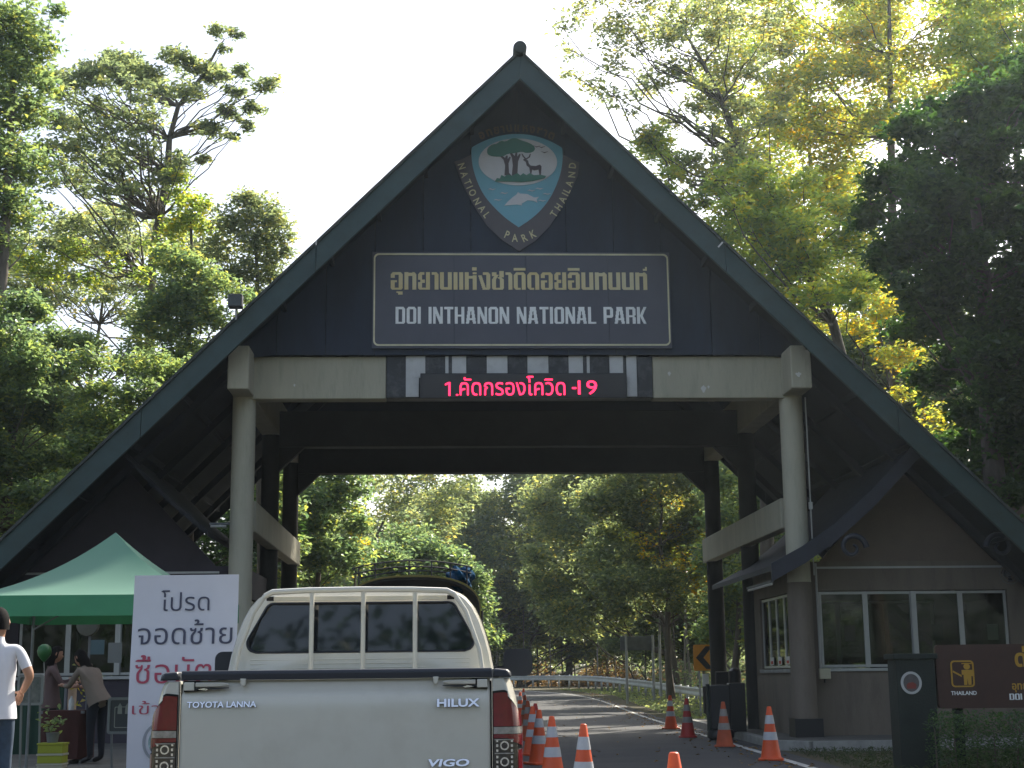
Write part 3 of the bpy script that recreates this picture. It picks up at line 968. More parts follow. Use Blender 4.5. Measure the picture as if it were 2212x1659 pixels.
    mb = MB(); mb.prism([(gx - 1.75, zt), (gx + 1.75, zt), (gx, pz)], y0 + 0.0, y0 + 0.1); put('gable_wall', mb, gm)
    mb = MB(); mb.box(5.84, 9.9, y0 - 0.03, y0 - 0.004, 3.36, 3.40); put('string_course', mb, M['alu'])
    # roof slopes, flaring out at the eaves
    prof = [(gx, 5.62), (gx - 1.0, 4.62), (gx - 1.75, 3.98), (gx - 2.35, 3.58), (gx - 3.0, 3.24)]
    if not flare: prof = prof[:3]
    top = [(x, z + 0.10) for x, z in prof]
    for s in (-1, 1):
        rr = []
        for y in (-0.75, 5.4):
            rr.append([(gx + s * (gx - x) , y, z) for x, z in top] + [(gx + s * (gx - x), y, z) for x, z in reversed(prof)])
        mb = MB(); mb.loft(rr, True, True); put('roof_slope', mb, roofm)
        if not flare: continue
        # barge board
        n = len(prof)
        outer = [(gx + s * (gx - x), z + 0.14) for x, z in prof]
        inner = [(gx + s * (gx - x), z - 0.20) for x, z in prof]
        for i in range(n - 1):
            mb = MB(); mb.prism([outer[i], outer[i + 1], inner[i + 1], inner[i]], -0.86, -0.77)
            put('barge_board', mb, bargem)
        # curl
        cx, cz = gx + s * -1.42, 3.72
        pts = []
        for k in range(26):
            a = k / 25 * 2.4 * math.pi
            r = 0.27 * (1 - k / 30)
            pts.append((cx + s * (-1) * r * math.cos(a) * -1, -0.81, cz + r * math.sin(a) - 0.05))
        mb = MB(); mb.tube(pts, [0.06 * (1 - k / 40) for k in range(26)], 8); put('curl', mb, bargem, smooth=True)
    return b
rb = booth(1, M['booth_wall'], M['gable'], 'ticket_booth', 'brown rendered ticket booth with a steep curled roof at the right column', M['booth_roof'], M['barge'])
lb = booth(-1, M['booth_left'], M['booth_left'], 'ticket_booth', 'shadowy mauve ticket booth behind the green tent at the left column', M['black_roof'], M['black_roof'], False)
# booth fittings
cc = thing('security_camera', 'white camera bracket beside the right column', 'camera', gw(5.62, -0.1, 1.35), GRZ)
mb = MB(); mb.tube([(-0.38, 0.0, 0.0), (-0.18, 0.0, 0.03)], [0.05, 0.055], 10); mb.build('body', M['white_plastic'], cc, smooth=True)
mb = MB(); mb.tube([(-0.2, 0, 0), (-0.12, 0.05, -0.08), (-0.15, 0.1, -0.12)], 0.022, 6); mb.build('bracket', M['alu'], cc)
jb = thing('junction_box', 'cream electric box on the right booth corner', 'electric box', gw(5.83, 0.2, 1.33), GRZ)
mb = MB(); mb.box(-0.11, 0.11, -0.08, 0.0, -0.10, 0.10); mb.build('box', mat('cream_box', (0.45, 0.42, 0.30), 0.5), jb, bevel=0.01)
mb = MB(); mb.tube([(0, -0.03, -0.1), (0, -0.03, -0.17)], 0.015, 6); mb.build('gland', M['black'], jb)
fl2 = thing('strip_light', 'long pale strip light under the right booth eave', 'lamp', gw(4.86, 1.2, 3.05), GRZ)
mb = MB(); mb.tube([(0, -1.1, 0), (0, 1.1, 0)], 0.025, 8); mb.build('tube', M['white_plastic'], fl2)
mb = MB(); mb.box(-0.03, 0.03, -1.15, 1.15, 0.03, 0.07); mb.build('holder', M['dull_metal'], fl2)
wf = thing('wall_fan', 'round caged fan high on the right booth front', 'fan', gw(9.62, 0.2, 3.22), GRZ)
mb = MB()
for r in (0.2, 0.14, 0.08):
    mb.tube([(r * math.cos(a), 0, r * math.sin(a)) for a in np.linspace(0, 2 * math.pi, 25)], 0.006, 5, False)
mb.build('cage', M['dull_metal'], wf)
mb = MB()
for k in range(3):
    a = k * 2.094
    mb.add([(0.03 * math.cos(a), 0.03, 0.03 * math.sin(a)), (0.16 * math.cos(a + .3), 0.02, 0.16 * math.sin(a + .3)), (0.16 * math.cos(a + 1), 0.05, 0.16 * math.sin(a + 1)), (0.03 * math.cos(a + 1), 0.04, 0.03 * math.sin(a + 1))], [(0, 1, 2, 3)])
mb.build('blade', M['black'], wf)
mb = MB(); mb.cyl((0, 0.02, 0), (0, 0.2, 0), 0.05); mb.build('motor', M['dull_metal'], wf)
dp = thing('down_pipe', 'pale pipe down the corner of the right booth front', 'pipe', gw(5.80, 0.33, 0), GRZ)
mb = MB(); mb.tube([(0, 0, 3.46), (0, 0, 1.35)], 0.022, 8); mb.build('pipe', M['alu'], dp)
# ------------------------------------------------------------------ foliage
M['bark'] = mat('bark', (0.12, 0.10, 0.08), 0.9, var=0.35, scale=6, bump=0.6, bscale=18, stretch=(1, 1, 0.3))
M['bark_pale'] = mat('bark_pale', (0.26, 0.23, 0.19), 0.9, var=0.3, scale=6, bump=0.5, bscale=18, stretch=(1, 1, 0.3))
LM = {
 'mid': leaf_mat('leaf_mid_green', [(0, (0.045, 0.080, 0.038)), (0.5, (0.090, 0.130, 0.055)), (0.85, (0.13, 0.17, 0.045)), (1, (0.19, 0.20, 0.05))], .55),
 'olive': leaf_mat('leaf_olive', [(0, (0.065, 0.09, 0.045)), (0.5, (0.12, 0.15, 0.065)), (0.85, (0.19, 0.20, 0.06)), (1, (0.25, 0.22, 0.06))], .55),
 'bright': leaf_mat('leaf_bright', [(0, (0.07, 0.12, 0.03)), (0.5, (0.15, 0.20, 0.045)), (0.85, (0.22, 0.22, 0.03)), (1, (0.32, 0.27, 0.04))], 0.6),
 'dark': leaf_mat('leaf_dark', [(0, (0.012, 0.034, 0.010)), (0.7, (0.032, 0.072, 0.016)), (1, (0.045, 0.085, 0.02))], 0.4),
 'gold': leaf_mat('leaf_gold', [(0, (0.08, 0.12, 0.03)), (0.4, (0.18, 0.20, 0.04)), (0.75, (0.30, 0.25, 0.03)), (1, (0.40, 0.24, 0.02))], 0.6),
 'grass': leaf_mat('leaf_grass', [(0, (0.02, 0.035, 0.012)), (0.7, (0.04, 0.06, 0.02)), (1, (0.10, 0.09, 0.03))], 0.3),
 'dry': leaf_mat('leaf_dry', [(0, (0.05, 0.04, 0.02)), (0.5, (0.12, 0.08, 0.03)), (1, (0.22, 0.15, 0.05))], 0.3),
}
def leaf_mesh(name, C, L, m, tone, tilt=0.7, aspect=0.48, droop=0.0):
    """C: n x 3 centres, L: n lengths. every leaf is a folded diamond"""
    n = len(C)
    az = RNG.uniform(0, 2 * np.pi, n)
    pit = RNG.normal(-droop, tilt * 0.6, n)
    a = np.stack([np.cos(az) * np.cos(pit), np.sin(az) * np.cos(pit), np.sin(pit)], 1)
    up = np.stack([RNG.normal(0, tilt, n), RNG.normal(0, tilt, n), np.ones(n)], 1)
    b = np.cross(up, a); b /= np.linalg.norm(b, axis=1, keepdims=True) + 1e-9
    nn = np.cross(a, b)
    L = np.asarray(L)[:, None]
    Wd = L * aspect * RNG.uniform(0.75, 1.2, (n, 1))
    k = RNG.uniform(-0.1, 0.15, (n, 1))
    V = np.empty((n, 4, 3))
    V[:, 0] = C - a * L / 2
    V[:, 1] = C + b * Wd / 2 + nn * Wd * 0.28 + a * L * k
    V[:, 2] = C + a * L / 2 - nn * L * 0.12
    V[:, 3] = C - b * Wd / 2 + nn * Wd * 0.28 + a * L * k
    me = bpy.data.meshes.new(name)
    me.vertices.add(n * 4)
    me.vertices.foreach_set('co', V.reshape(-1).astype(np.float32))
    me.loops.add(n * 6)
    base = np.arange(n)[:, None] * 4
    idx = (base + np.array([[0, 1, 2, 0, 2, 3]])).reshape(-1)
    me.loops.foreach_set('vertex_index', idx.astype(np.int32))
    me.polygons.add(n * 2)
    me.polygons.foreach_set('loop_start', (np.arange(n * 2) * 3).astype(np.int32))
    me.polygons.foreach_set('loop_total', np.full(n * 2, 3, np.int32))
    me.update(calc_edges=True)
    at = me.attributes.new('tone', 'FLOAT', 'FACE')
    at.data.foreach_set('value', np.repeat(np.clip(tone, 0, 1), 2).astype(np.float32))
    me.materials.append(m)
    return me

LEAVES = [0]
def clump_points(c, r, flat, nleaf, per=16, tw=0.34, shell=0.35):
    k = max(1, int(nleaf / per))
    d = RNG.normal(size=(k, 3)); d /= np.linalg.norm(d, axis=1, keepdims=True)
    rad = (RNG.uniform(shell ** 3, 1, k) ** (1 / 3))[:, None]
    T = d * rad * r * RNG.uniform(0.75, 1.12, (k, 1))
    T[:, 2] *= flat
    T += np.array(c)
    pts = np.repeat(T, per, 0) + RNG.normal(size=(k * per, 3)) * np.array([1, 1, 0.55]) * tw * min(r, 1.6) * 0.9
    tone = np.repeat(RNG.normal(0.42, 0.18, k), per) + RNG.normal(0, 0.20, k * per)
    return T, pts, tone

def tree(name, label, base, clumps, L=0.2, m='mid', dens=1.0, tr=0.22, top=None, group=None, flat=0.7,
         bark='bark', per=16, tone=0.0, trunk=None, twigs=True, cat='tree', lead=True):
    """base (x, y); clumps: (u, v, Y, r_px, density factor) in picture terms or ('w', x, y, z, r, f) in metres"""
    x, y = base
    z = hgt(x, y)
    t = thing(name, label, cat, (x, y, z), 0, group)
    W = []
    for c in clumps:
        if c[0] == 'w':
            W.append((Vector(c[1:4]), c[4], c[5] if len(c) > 5 else 1))
        else:
            W.append((P(c[0], c[1], c[2]), c[3] * c[2] / F, c[4] if len(c) > 4 else 1))
    loc = np.array([x, y, z])
    zs = [w[0].z for w in W]
    topz = max(zs)
    # trunk path
    if trunk is None:
        high = sorted(W, key=lambda w: -w[0].z)[:max(1, len(W) // 3)]
        hx = sum(w[0].x for w in high) / len(high); hy = sum(w[0].y for w in high) / len(high)
        k = 7
        trunk = []
        for i in range(k):
            f = i / (k - 1)
            trunk.append(Vector((x + (hx - x) * f ** 1.5 + random.uniform(-.15, .15) * (0 < f), y + (hy - y) * f ** 1.5, z - 0.1 + (topz - z) * 0.93 * f)))
    else:
        trunk = [Vector(p) for p in trunk]
        k = len(trunk)
    mb = MB()
    rad = [tr * (1 - 0.82 * i / (k - 1)) * (1.25 if i == 0 else 1) for i in range(k)]
    rel = lambda p: Vector(p) - Vector((x, y, z))
    if lead:
        mb.tube([rel(p) for p in trunk], rad, 9)
        mb.build('trunk', M[bark], t, smooth=True)
    # limbs
    lb = MB()
    allp, allt, allL = [], [], []
    for c, r, f in W:
        # start on the trunk somewhat below the clump
        cand = [(abs((p.z - (c.z - (c - p).xy.length * 0.55 - 0.3))), i) for i, p in enumerate(trunk)]
        i = min(cand)[1]
        s = trunk[i]
        mid = s.lerp(c, 0.5) + Vector((random.uniform(-.3, .3), random.uniform(-.3, .3), -0.06 * (c - s).length))
        r0 = max(0.018, min(rad[i] * 0.45, 0.014 + 0.008 * (c - s).length))
        D = (c - s).length
        j = lambda a: Vector((random.uniform(-a, a), random.uniform(-a, a), random.uniform(-a, a)))
        path = [s, s.lerp(mid, 0.3) + j(.04 * D), s.lerp(mid, 0.65) + j(.05 * D), mid + j(.05 * D), mid.lerp(c, 0.35) + j(.05 * D), mid.lerp(c, 0.7) + j(.04 * D), c]
        if lead:
            lb.tube([rel(p) for p in path], [r0, r0 * .85, r0 * .7, r0 * .58, r0 * .45, r0 * .35, r0 * .22], 5)
        area = 0.5 * L * L * 0.48 * 0.6
        n = int(4.4 * dens * f * math.pi * r * r * (0.5 + flat * .5) / area)
        n = max(per * 2, n)
        T, pts, tn = clump_points(c, r, flat, n, per)
        if twigs and lead:
            for q in T[:: max(1, len(T) // 10)]:
                q = Vector(q)
                lb.tube([rel(c.lerp(q, 0.0)), rel(c.lerp(q, 0.5) + Vector((0, 0, -.04 * r))), rel(q)], [r0 * .3, r0 * .2, 0.006], 3, False)
        allp.append(pts - loc); allt.append(tn + tone); allL.append(RNG.uniform(0.65, 1.25, len(pts)) * L)
    if lead and lb.f:
        lb.build('branches', M[bark], t, smooth=True)
    C = np.concatenate(allp); LEAVES[0] += len(C)
    me = leaf_mesh('crown', C, np.concatenate(allL), LM[m], np.concatenate(allt))
    o = bpy.data.objects.new('crown', me)
    COL.objects.link(o); o.parent = t
    return t

def fill_poly(poly, step, Y, r, f=1.0, jit=0.35, Yj=2.0):
    """clumps scattered inside an outline"""
    us = [p[0] for p in poly]; vs = [p[1] for p in poly]
    out = []
    v = min(vs)
    row = 0
    while v <= max(vs):
        u = min(us) + (step / 2 if row % 2 else 0)
        while u <= max(us):
            uu = u + random.uniform(-jit, jit) * step; vv = v + random.uniform(-jit, jit) * step
            inside = False
            n = len(poly)
            for i in range(n):
                (xa, ya), (xb, yb) = poly[i], poly[(i + 1) % n]
                if (ya > vv) != (yb > vv) and uu < (xb - xa) * (vv - ya) / (yb - ya) + xa:
                    inside = not inside
            if inside:
                out.append((uu, vv, Y + random.uniform(-Yj, Yj), r * random.uniform(0.7, 1.25), f * random.uniform(0.65, 1.2)))
            u += step
        v += step * 0.85
        row += 1
    return out
def base_at(u, Y):
    return (P(u, 1461, Y).x, Y)
def crop5(l):   # half-size picture points
    out = [(a * .5, b * .5, Y, r * 1.18, f) for a, b, Y, r, f in l]
    out += [(a * .5 + random.uniform(-1, 1) * r, b * .5 + random.uniform(-.5, .6) * r, Y + random.uniform(-2, 2), r * .7, f * .8) for a, b, Y, r, f in l if a < 1150 and b > 250]
    return out

# --- left side
tree('rain_tree', 'leafy green tree filling the top left corner', base_at(-60, 38),
     [(20, 50, 38, 75, .9), (80, 95, 38, 50, .8), (40, 150, 38, 70, 1), (-20, 230, 38, 90, 1), (60, 240, 38.5, 55, .8), (120, 25, 38, 25, .7), (10, 340, 38, 80, 1), (70, 370, 39, 55, .7),
      (20, 440, 38, 65, .9), (60, 480, 39, 40, .6), (-30, 520, 38, 70, .8), (100, 190, 39, 35, .6), (-40, 80, 38, 90, 1)], L=0.20, m='mid', tr=0.35, dens=0.85, tone=0.12)
tree('umbrella_tree', 'tall tree of flat leaf layers with bare forked limbs left of the roof', base_at(320, 46),
     crop5([(940, 130, 46, 22, .9), (1010, 155, 46, 18, .8), (975, 215, 46, 16, .7), (780, 255, 46, 30, .8), (740, 235, 46, 24, .7), (880, 290, 46, 30, .8), (930, 330, 46, 30, .8), (520, 280, 46, 44, .8), (400, 320, 46, 34, .7), (600, 330, 46, 42, .7),
            (1150, 370, 46, 28, .7), (1180, 350, 46, 18, .5), (1050, 300, 46, 24, .7), (1000, 395, 46, 24, .7), (1080, 470, 46, 24, .8), (1060, 540, 46, 20, .7), (900, 560, 46, 30, .9), (980, 480, 46, 26, .8), (1000, 585, 46, 16, .7), (880, 690, 46, 18, .8), (830, 400, 46, 26, .5)])
     + fill_poly([(110, 150), (190, 135), (330, 130), (430, 165), (400, 210), (330, 250), (300, 300), (380, 320), (420, 330), (400, 400), (330, 440), (200, 440), (110, 400), (90, 330), (110, 250)], 34, 46, 34, .42, Yj=4)
     + fill_poly([(90, 430), (220, 430), (330, 440), (300, 560), (180, 560), (80, 520)], 40, 47, 34, .32, Yj=4),
     L=0.205, m='olive', tr=0.20, flat=0.38, tone=-.12, dens=0.9, bark='bark', trunk=[P(318, 1461, 46), P(322, 900, 46), P(325, 600, 46), P(345, 470, 46), P(362, 370, 46), P(366, 300, 46), P(385, 230, 46), P(440, 160, 46), P(475, 95, 46)])
tree('creeper_tree', 'yellow green creeper hung tree below the umbrella tree', base_at(395, 44),
     [(385, 380, 44, 28, .8), (395, 430, 44, 34, .9), (415, 470, 44, 40, .9), (440, 440, 44, 26, .7), (380, 490, 44, 38, .8), (350, 540, 44, 42, .6), (450, 500, 44, 26, .8), (300, 590, 45, 34, .35), (250, 560, 45, 34, .35), (150, 540, 45, 44, .6), (110, 590, 45, 44, .5), (190, 610, 45, 34, .4), (60, 560, 45, 40, .6)],
     L=0.20, m='bright', tr=0.22, dens=0.8)
tree('filler_tree', 'hazy grey green tree filling in behind the umbrella tree', base_at(120, 56),
     fill_poly([(-40, 480), (120, 500), (240, 430), (330, 480), (430, 470), (470, 560), (420, 700), (300, 700), (240, 640), (140, 660), (60, 640), (-40, 680)], 46, 56, 40, .40, Yj=4), L=0.24, m='olive', tr=0.2, flat=.6)
tree('round_tree', 'grey green tree beside the left roof slope', base_at(560, 43),
     [(530, 425, 43, 34, .7), (560, 455, 43, 46, .9), (500, 480, 43, 46, .8), (595, 480, 43, 36, .8), (615, 515, 43, 24, .8), (555, 520, 43, 50, .9), (590, 555, 43, 38, .8), (475, 540, 43, 46, .8), (540, 585, 43, 44, .9), (500, 600, 43, 40, .8), (618, 545, 43, 16, .7), (560, 640, 43, 40, 1), (600, 600, 43, 30, .8), (560, 740, 43, 50, .8)],
     L=0.17, m='olive', tr=0.22, dens=0.9)
tree('broadleaf_tree', 'dense yellow green tree with round leaves above the left rake', base_at(410, 38),
     [(370, 560, 38, 45, .9), (425, 580, 38, 42, .8), (460, 620, 38, 44, .9), (385, 635, 38, 55, 1), (340, 660, 38, 48, .9), (430, 680, 38, 55, 1), (480, 690, 38, 36, .8), (370, 715, 38, 48, 1), (310, 700, 38, 36, .6), (420, 760, 38, 46, 1), (300, 740, 39, 34, .7), (520, 640, 38, 30, .7), (360, 780, 38, 40, 1)],
     L=0.15, m='mid', tr=0.2, dens=1.0, tone=0.12)
lowleft = fill_poly([(-80, 640), (60, 650), (110, 690), (210, 740), (330, 750), (420, 770), (420, 820), (250, 980), (120, 1110), (-80, 1240)], 62, 35, 50, .95)
half = len(lowleft) // 2
tree('vine_tree', 'dark vine covered tree low on the left edge', base_at(-20, 35), [c for c in lowleft if c[0] < 160], L=0.16, m='mid', tr=0.3, dens=1.0)
tree('shrub_tree', 'bushy green tree just over the lower left roof slope', base_at(250, 36), [c for c in lowleft if c[0] >= 160], L=0.14, m='mid', tr=0.2, dens=1.0, tone=0.1)
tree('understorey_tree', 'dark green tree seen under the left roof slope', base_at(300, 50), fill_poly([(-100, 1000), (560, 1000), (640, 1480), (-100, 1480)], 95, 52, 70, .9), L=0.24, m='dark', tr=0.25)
tree('understorey_tree', 'green tree seen between the left gate columns', base_at(600, 50), [(585, 1030, 50, 50, 1), (600, 1100, 50, 50, 1), (560, 1130, 50, 40, 1), (620, 1180, 50, 40, 1), (600, 1250, 50, 50, 1), (640, 1330, 50, 60, 1), (580, 1380, 50, 60, 1)], L=0.22, m='mid', tr=0.2, tone=.1)
# --- right side
tree('spreading_tree', 'tall sparse tree with long bare limbs reaching towards the roof peak', base_at(1640, 44),
     fill_poly([(1235, -60), (1240, 30), (1290, 120), (1330, 220), (1420, 230), (1440, 130), (1520, 60), (1560, -60)], 62, 45, 44, .26)
     + [(1215, 60, 44, 38, .16), (1240, 110, 44, 38, .16), (1235, 160, 44, 34, .14), (1270, 175, 44, 38, .2), (1250, 20, 44, 42, .2), (1350, 235, 44, 34, .16)]
     + fill_poly([(1440, 60), (1640, -60), (1700, 100), (1680, 360), (1560, 420), (1430, 330), (1390, 300), (1440, 220)], 66, 44, 46, .42),
     L=0.19, m='olive', tr=0.22, dens=0.95, flat=0.5, bark='bark', tone=0.08,
     trunk=[P(1660, 1461, 46), P(1655, 1000, 46), P(1650, 700, 46), P(1640, 470, 46), P(1600, 330, 45.5), P(1560, 220, 45), P(1520, 140, 45), P(1480, 70, 45)])
tree('leaning_tree', 'light green tree crowding over the right roof slope', base_at(1640, 42),
     fill_poly([(1380, 310), (1440, 290), (1560, 380), (1700, 330), (1720, 560), (1760, 700), (1700, 690), (1560, 560), (1440, 430), (1370, 350)], 58, 42, 46, .7)
     + fill_poly([(1560, 420), (1860, 380), (1900, 560), (1840, 720), (1740, 700), (1640, 600)], 64, 41, 52, .75),
     L=0.20, m='bright', tr=0.2, dens=0.72,
     trunk=[P(1900, 1461, 42), P(1880, 1000, 42), P(1800, 700, 42), P(1740, 560, 42), P(1680, 470, 42), P(1600, 410, 42), P(1500, 400, 42)])
tree('tall_tree', 'very tall yellow green tree with a straight dark trunk at the upper right', base_at(1925, 50),
     fill_poly([(1640, -80), (2240, -80), (2240, 180), (2080, 260), (1900, 330), (1860, 460), (1740, 420), (1680, 320)], 76, 50, 58, .62),
     L=0.23, m='gold', tr=0.26, dens=0.72, tone=-0.1,
     trunk=[P(1935, 1461, 50), P(1935, 900, 50), P(1930, 600, 50), P(1925, 300, 50), P(1922, 120, 50), P(1920, -60, 50)])
tree('bright_tree', 'bright sunlit leaves behind the tall trunk at the upper right', base_at(1800, 60),
     fill_poly([(1500, -80), (2000, -80), (1950, 420), (1800, 640), (1640, 560), (1520, 380)], 90, 60, 70, .40), L=0.27, m='bright', tr=0.25, dens=0.8, tone=0.12)
tree('autumn_tree', 'tree of orange and yellow leaves low behind the right roof slope', base_at(1960, 47),
     fill_poly([(1740, 680), (1880, 600), (2000, 620), (2030, 900), (2060, 1000), (1960, 900), (1850, 780)], 56, 47, 40, .55), L=0.19, m='gold', tr=0.13, dens=0.7, tone=-0.02)
tree('understorey_tree', 'green tree filling in behind the orange leaves', base_at(1880, 56),
     fill_poly([(1700, 560), (2100, 560), (2150, 1100), (1900, 860), (1760, 720)], 84, 56, 66, .65), L=0.2, m='mid', tr=0.2, dens=0.9, tone=0.1)
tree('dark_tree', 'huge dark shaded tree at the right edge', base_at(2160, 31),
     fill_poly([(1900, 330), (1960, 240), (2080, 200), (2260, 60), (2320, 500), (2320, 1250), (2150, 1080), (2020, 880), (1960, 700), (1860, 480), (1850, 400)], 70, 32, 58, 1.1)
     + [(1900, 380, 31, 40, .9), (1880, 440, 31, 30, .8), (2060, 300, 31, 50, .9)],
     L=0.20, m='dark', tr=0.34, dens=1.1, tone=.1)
tree('edge_tree', 'olive leaved tree in the top right corner', base_at(2200, 40),
     fill_poly([(2060, -60), (2330, -60), (2330, 260), (2180, 210), (2080, 160)], 72, 40, 58, .8), L=0.18, m='bright', tr=0.25)
# --- seen through the gate
tree('gateway_tree', 'dark green tree just inside the left of the gate opening', base_at(665, 54),
     fill_poly([(610, 960), (790, 960), (800, 1060), (760, 1180), (720, 1290), (610, 1300)], 50, 54, 42, .95), L=0.24, m='mid', tr=0.18)
tree('vine_column', 'yellow creeper hanging beside the left gateway tree', base_at(765, 57),
     [(775, 1110, 57, 22, .9), (770, 1140, 57, 20, 1), (765, 1170, 57, 22, 1), (762, 1200, 57, 22, .9), (745, 1230, 57, 22, .8), (700, 1200, 57, 20, .6), (690, 1240, 57, 26, .8), (760, 1060, 57, 24, .5)], L=0.2, m='gold', tr=0.1, dens=0.9, cat='creeper')
tree('pale_tree', 'thin pale tree against the sky in the gate opening', (-9.5, 76),
     fill_poly([(780, 940), (1050, 940), (1010, 1090), (960, 1180), (860, 1200), (800, 1150)], 44, 75, 34, .3), L=0.26, m='olive', tr=0.16, dens=0.9)
tree('olive_tree', 'olive green tree in the middle of the gate opening', (-1.5, 112),
     fill_poly([(960, 1080), (1040, 1000), (1140, 980), (1220, 1060), (1230, 1200), (1200, 1330), (1000, 1330), (950, 1230)], 50, 108, 42, .7), L=0.36, m='olive', tr=0.22, dens=1.05, tone=.0)
tree('low_dark_tree', 'low dark tree above the pickup cab in the gate opening', (-7.0, 66),
     fill_poly([(770, 1180), (880, 1160), (980, 1190), (1060, 1240), (1060, 1400), (780, 1400)], 50, 66, 42, 1), L=0.26, m='mid', tr=0.16, tone=0)
tree('yellow_leaf_tree', 'dark tree flecked with yellow leaves at the right of the gate opening', base_at(1450, 60),
     fill_poly([(1290, 980), (1560, 960), (1580, 1330), (1400, 1320), (1280, 1240)], 56, 60, 46, .85), L=0.22, m='olive', tr=0.16, tone=-0.1)
tree('fleck_tree', 'golden leaved saplings at the right of the gate opening', (7.9, 62),
     fill_poly([(1350, 1010), (1540, 1000), (1540, 1300), (1440, 1330), (1360, 1240)], 58, 60, 34, .22), L=0.19, m='gold', tr=0.07, dens=0.8, tone=.1)
tree('tall_dark_tree', 'tall dark green tree right of the olive tree', (8.2, 76),
     fill_poly([(1180, 1060), (1260, 960), (1380, 980), (1400, 1200), (1360, 1340), (1180, 1370), (1150, 1250)], 56, 76, 48, .8), L=0.27, m='olive', tr=0.2)
tree('roadside_tree', 'dim green tree behind the guard rail bend', base_at(1120, 112),
     fill_poly([(1000, 1240), (1400, 1230), (1420, 1400), (1000, 1420)], 60, 114, 50, .8), L=0.4, m='olive', tr=0.2)
tree('columns_tree', 'green tree seen between the right gate columns', base_at(1590, 50),
     fill_poly([(1540, 1020), (1700, 1040), (1700, 1420), (1540, 1420)], 60, 52, 50, .9), L=0.22, m='mid', tr=0.15, tone=.05)
tree('columns_tree', 'greenery standing behind the right ticket booth', base_at(1800, 48),
     fill_poly([(1640, 1180), (2260, 1150), (2260, 1450), (1640, 1450)], 70, 48, 58, .9), L=0.2, m='mid', tr=0.15, tone=.2)
tree('thicket_tree', 'dense olive tree closing the gap left of the olive tree', (-8, 110),
     fill_poly([(700, 1120), (1000, 1100), (1120, 1180), (1150, 1440), (700, 1440)], 60, 110, 50, .9, Yj=5), L=0.4, m='olive', tr=0.2, tone=-.1)
tree('thicket_tree', 'dense dim tree closing the gap behind the chevron sign', base_at(1480, 92),
     fill_poly([(1330, 1100), (1600, 1080), (1600, 1400), (1330, 1400)], 60, 92, 50, .9, Yj=5), L=0.34, m='olive', tr=0.2, tone=-.2)
# slim trunks of the wood behind the rail
sap = [(1071, 108, .05), (1098, 112, .07), (1135, 110, .05), (1162, 115, .08), (1190, 111, .05), (1216, 114, .06), (1243, 118, .07), (1268, 112, .05), (1290, 109, .06), (1312, 116, .09), (1331, 110, .05), (1365, 98, .05), (1392, 90, .06), (1425, 84, .07), (1447, 78, .10), (1462, 82, .05), (1478, 74, .06), (1492, 70, .05), (1507, 76, .08), (1350, 120, .09), (1230, 125, .10), (1180, 122, .08)]
for i, (u, Y, r) in enumerate(sap):
    p = P(u, 1440, Y)
    z = hgt(p.x, Y)
    lean = random.uniform(-.5, .5)
    h = random.uniform(7, 11)
    lab = '%s %s trunk leaning %s %s' % ('pale' if i % 3 else 'dark', 'slim' if r <= .055 else ('sturdy' if r >= .08 else 'thin'), 'left' if lean < 0 else 'right',
        'just right of the pickup mirror' if u < 1120 else 'above the row of cones' if u < 1175 else 'left of the road sign behind the rail' if u < 1200 else 'in the dark gap left of the road sign' if u < 1300 else 'just left of the road sign' if u < 1345 else 'behind the road sign posts' if u < 1430 else 'between the road sign and the chevron sign' if u < 1485 else 'right behind the chevron sign')
    t = thing('sapling', lab, 'tree', (p.x, Y, z), 0, 'thin trunks behind the guard rail')
    mb = MB(); mb.tube([(0, 0, -0.1), (lean * .3, 0, h * .3), (lean * .5 + .1, .1, h * .6), (lean, 0, h)], [r, r * .9, r * .7, r * .4], 6)
    mb.build('trunk', M['bark_pale' if i % 3 else 'bark'], t, smooth=True)
    C = RNG.normal(size=(160, 3)) * np.array([.9, .9, 1.3]) + np.array([lean, 0, h * .9])
    me = leaf_mesh('crown', C, RNG.uniform(.2, .4, 160), LM['olive' if i % 2 else 'gold'], RNG.normal(.4, .2, 160))
    o = bpy.data.objects.new('crown', me); COL.objects.link(o); o.parent = t

# the wood behind as one mass, undergrowth along the verge, fallen leaves
def mass(name, label, pts, L, m, tone=0.0, tilt=0.8):
    me = leaf_mesh(name, pts, L, LM[m], RNG.normal(0.45 + tone, 0.2, len(pts)), tilt)
    o = bpy.data.objects.new(name, me); COL.objects.link(o)
    LEAVES[0] += len(pts)
    return tag(o, label, kind='stuff')
n = 80000
X = RNG.uniform(-90, 110, n); Yv = RNG.uniform(128, 200, n)
hz = np.array([hgt(a, b) for a, b in zip(X, Yv)])
top = 9 + 3 * np.sin(X * .21) + 2 * np.sin(X * .53 + Yv * .3)
Z = hz + top * RNG.uniform(0, 1, n) ** 0.8
mass('forest', 'far wooded slope behind the bend', np.stack([X, Yv, Z], 1), RNG.uniform(.5, 1.0, n), 'olive', -.1)
n = 14000
t_ = RNG.uniform(0, 1, n)
X = 8.5 - 13 * t_ + RNG.normal(0, 3.5, n) * 0 + RNG.uniform(0, 16, n) * .8
Yv = 100 + 18 * t_ + RNG.uniform(2, 14, n)
k = (X > 6) | (Yv > 108)
X, Yv = X[k], Yv[k]
hz = np.array([hgt(a, b) for a, b in zip(X, Yv)])
mass('undergrowth', 'low dim bushes behind the guard rail', np.stack([X, Yv, hz + RNG.uniform(0, 1, len(X)) ** 1.6 * (1.4 + np.sin(X * 1.1))], 1), RNG.uniform(.15, .34, len(X)), 'dry', 0.0)
n = 9000
Yv = RNG.uniform(44, 92, n)
X = np.array([interp([(44, 5.2), (60, 5.1), (76, 5.0), (92, 2.5)], y) for y in Yv]) + RNG.uniform(0, 1, n) ** 1.3 * 9
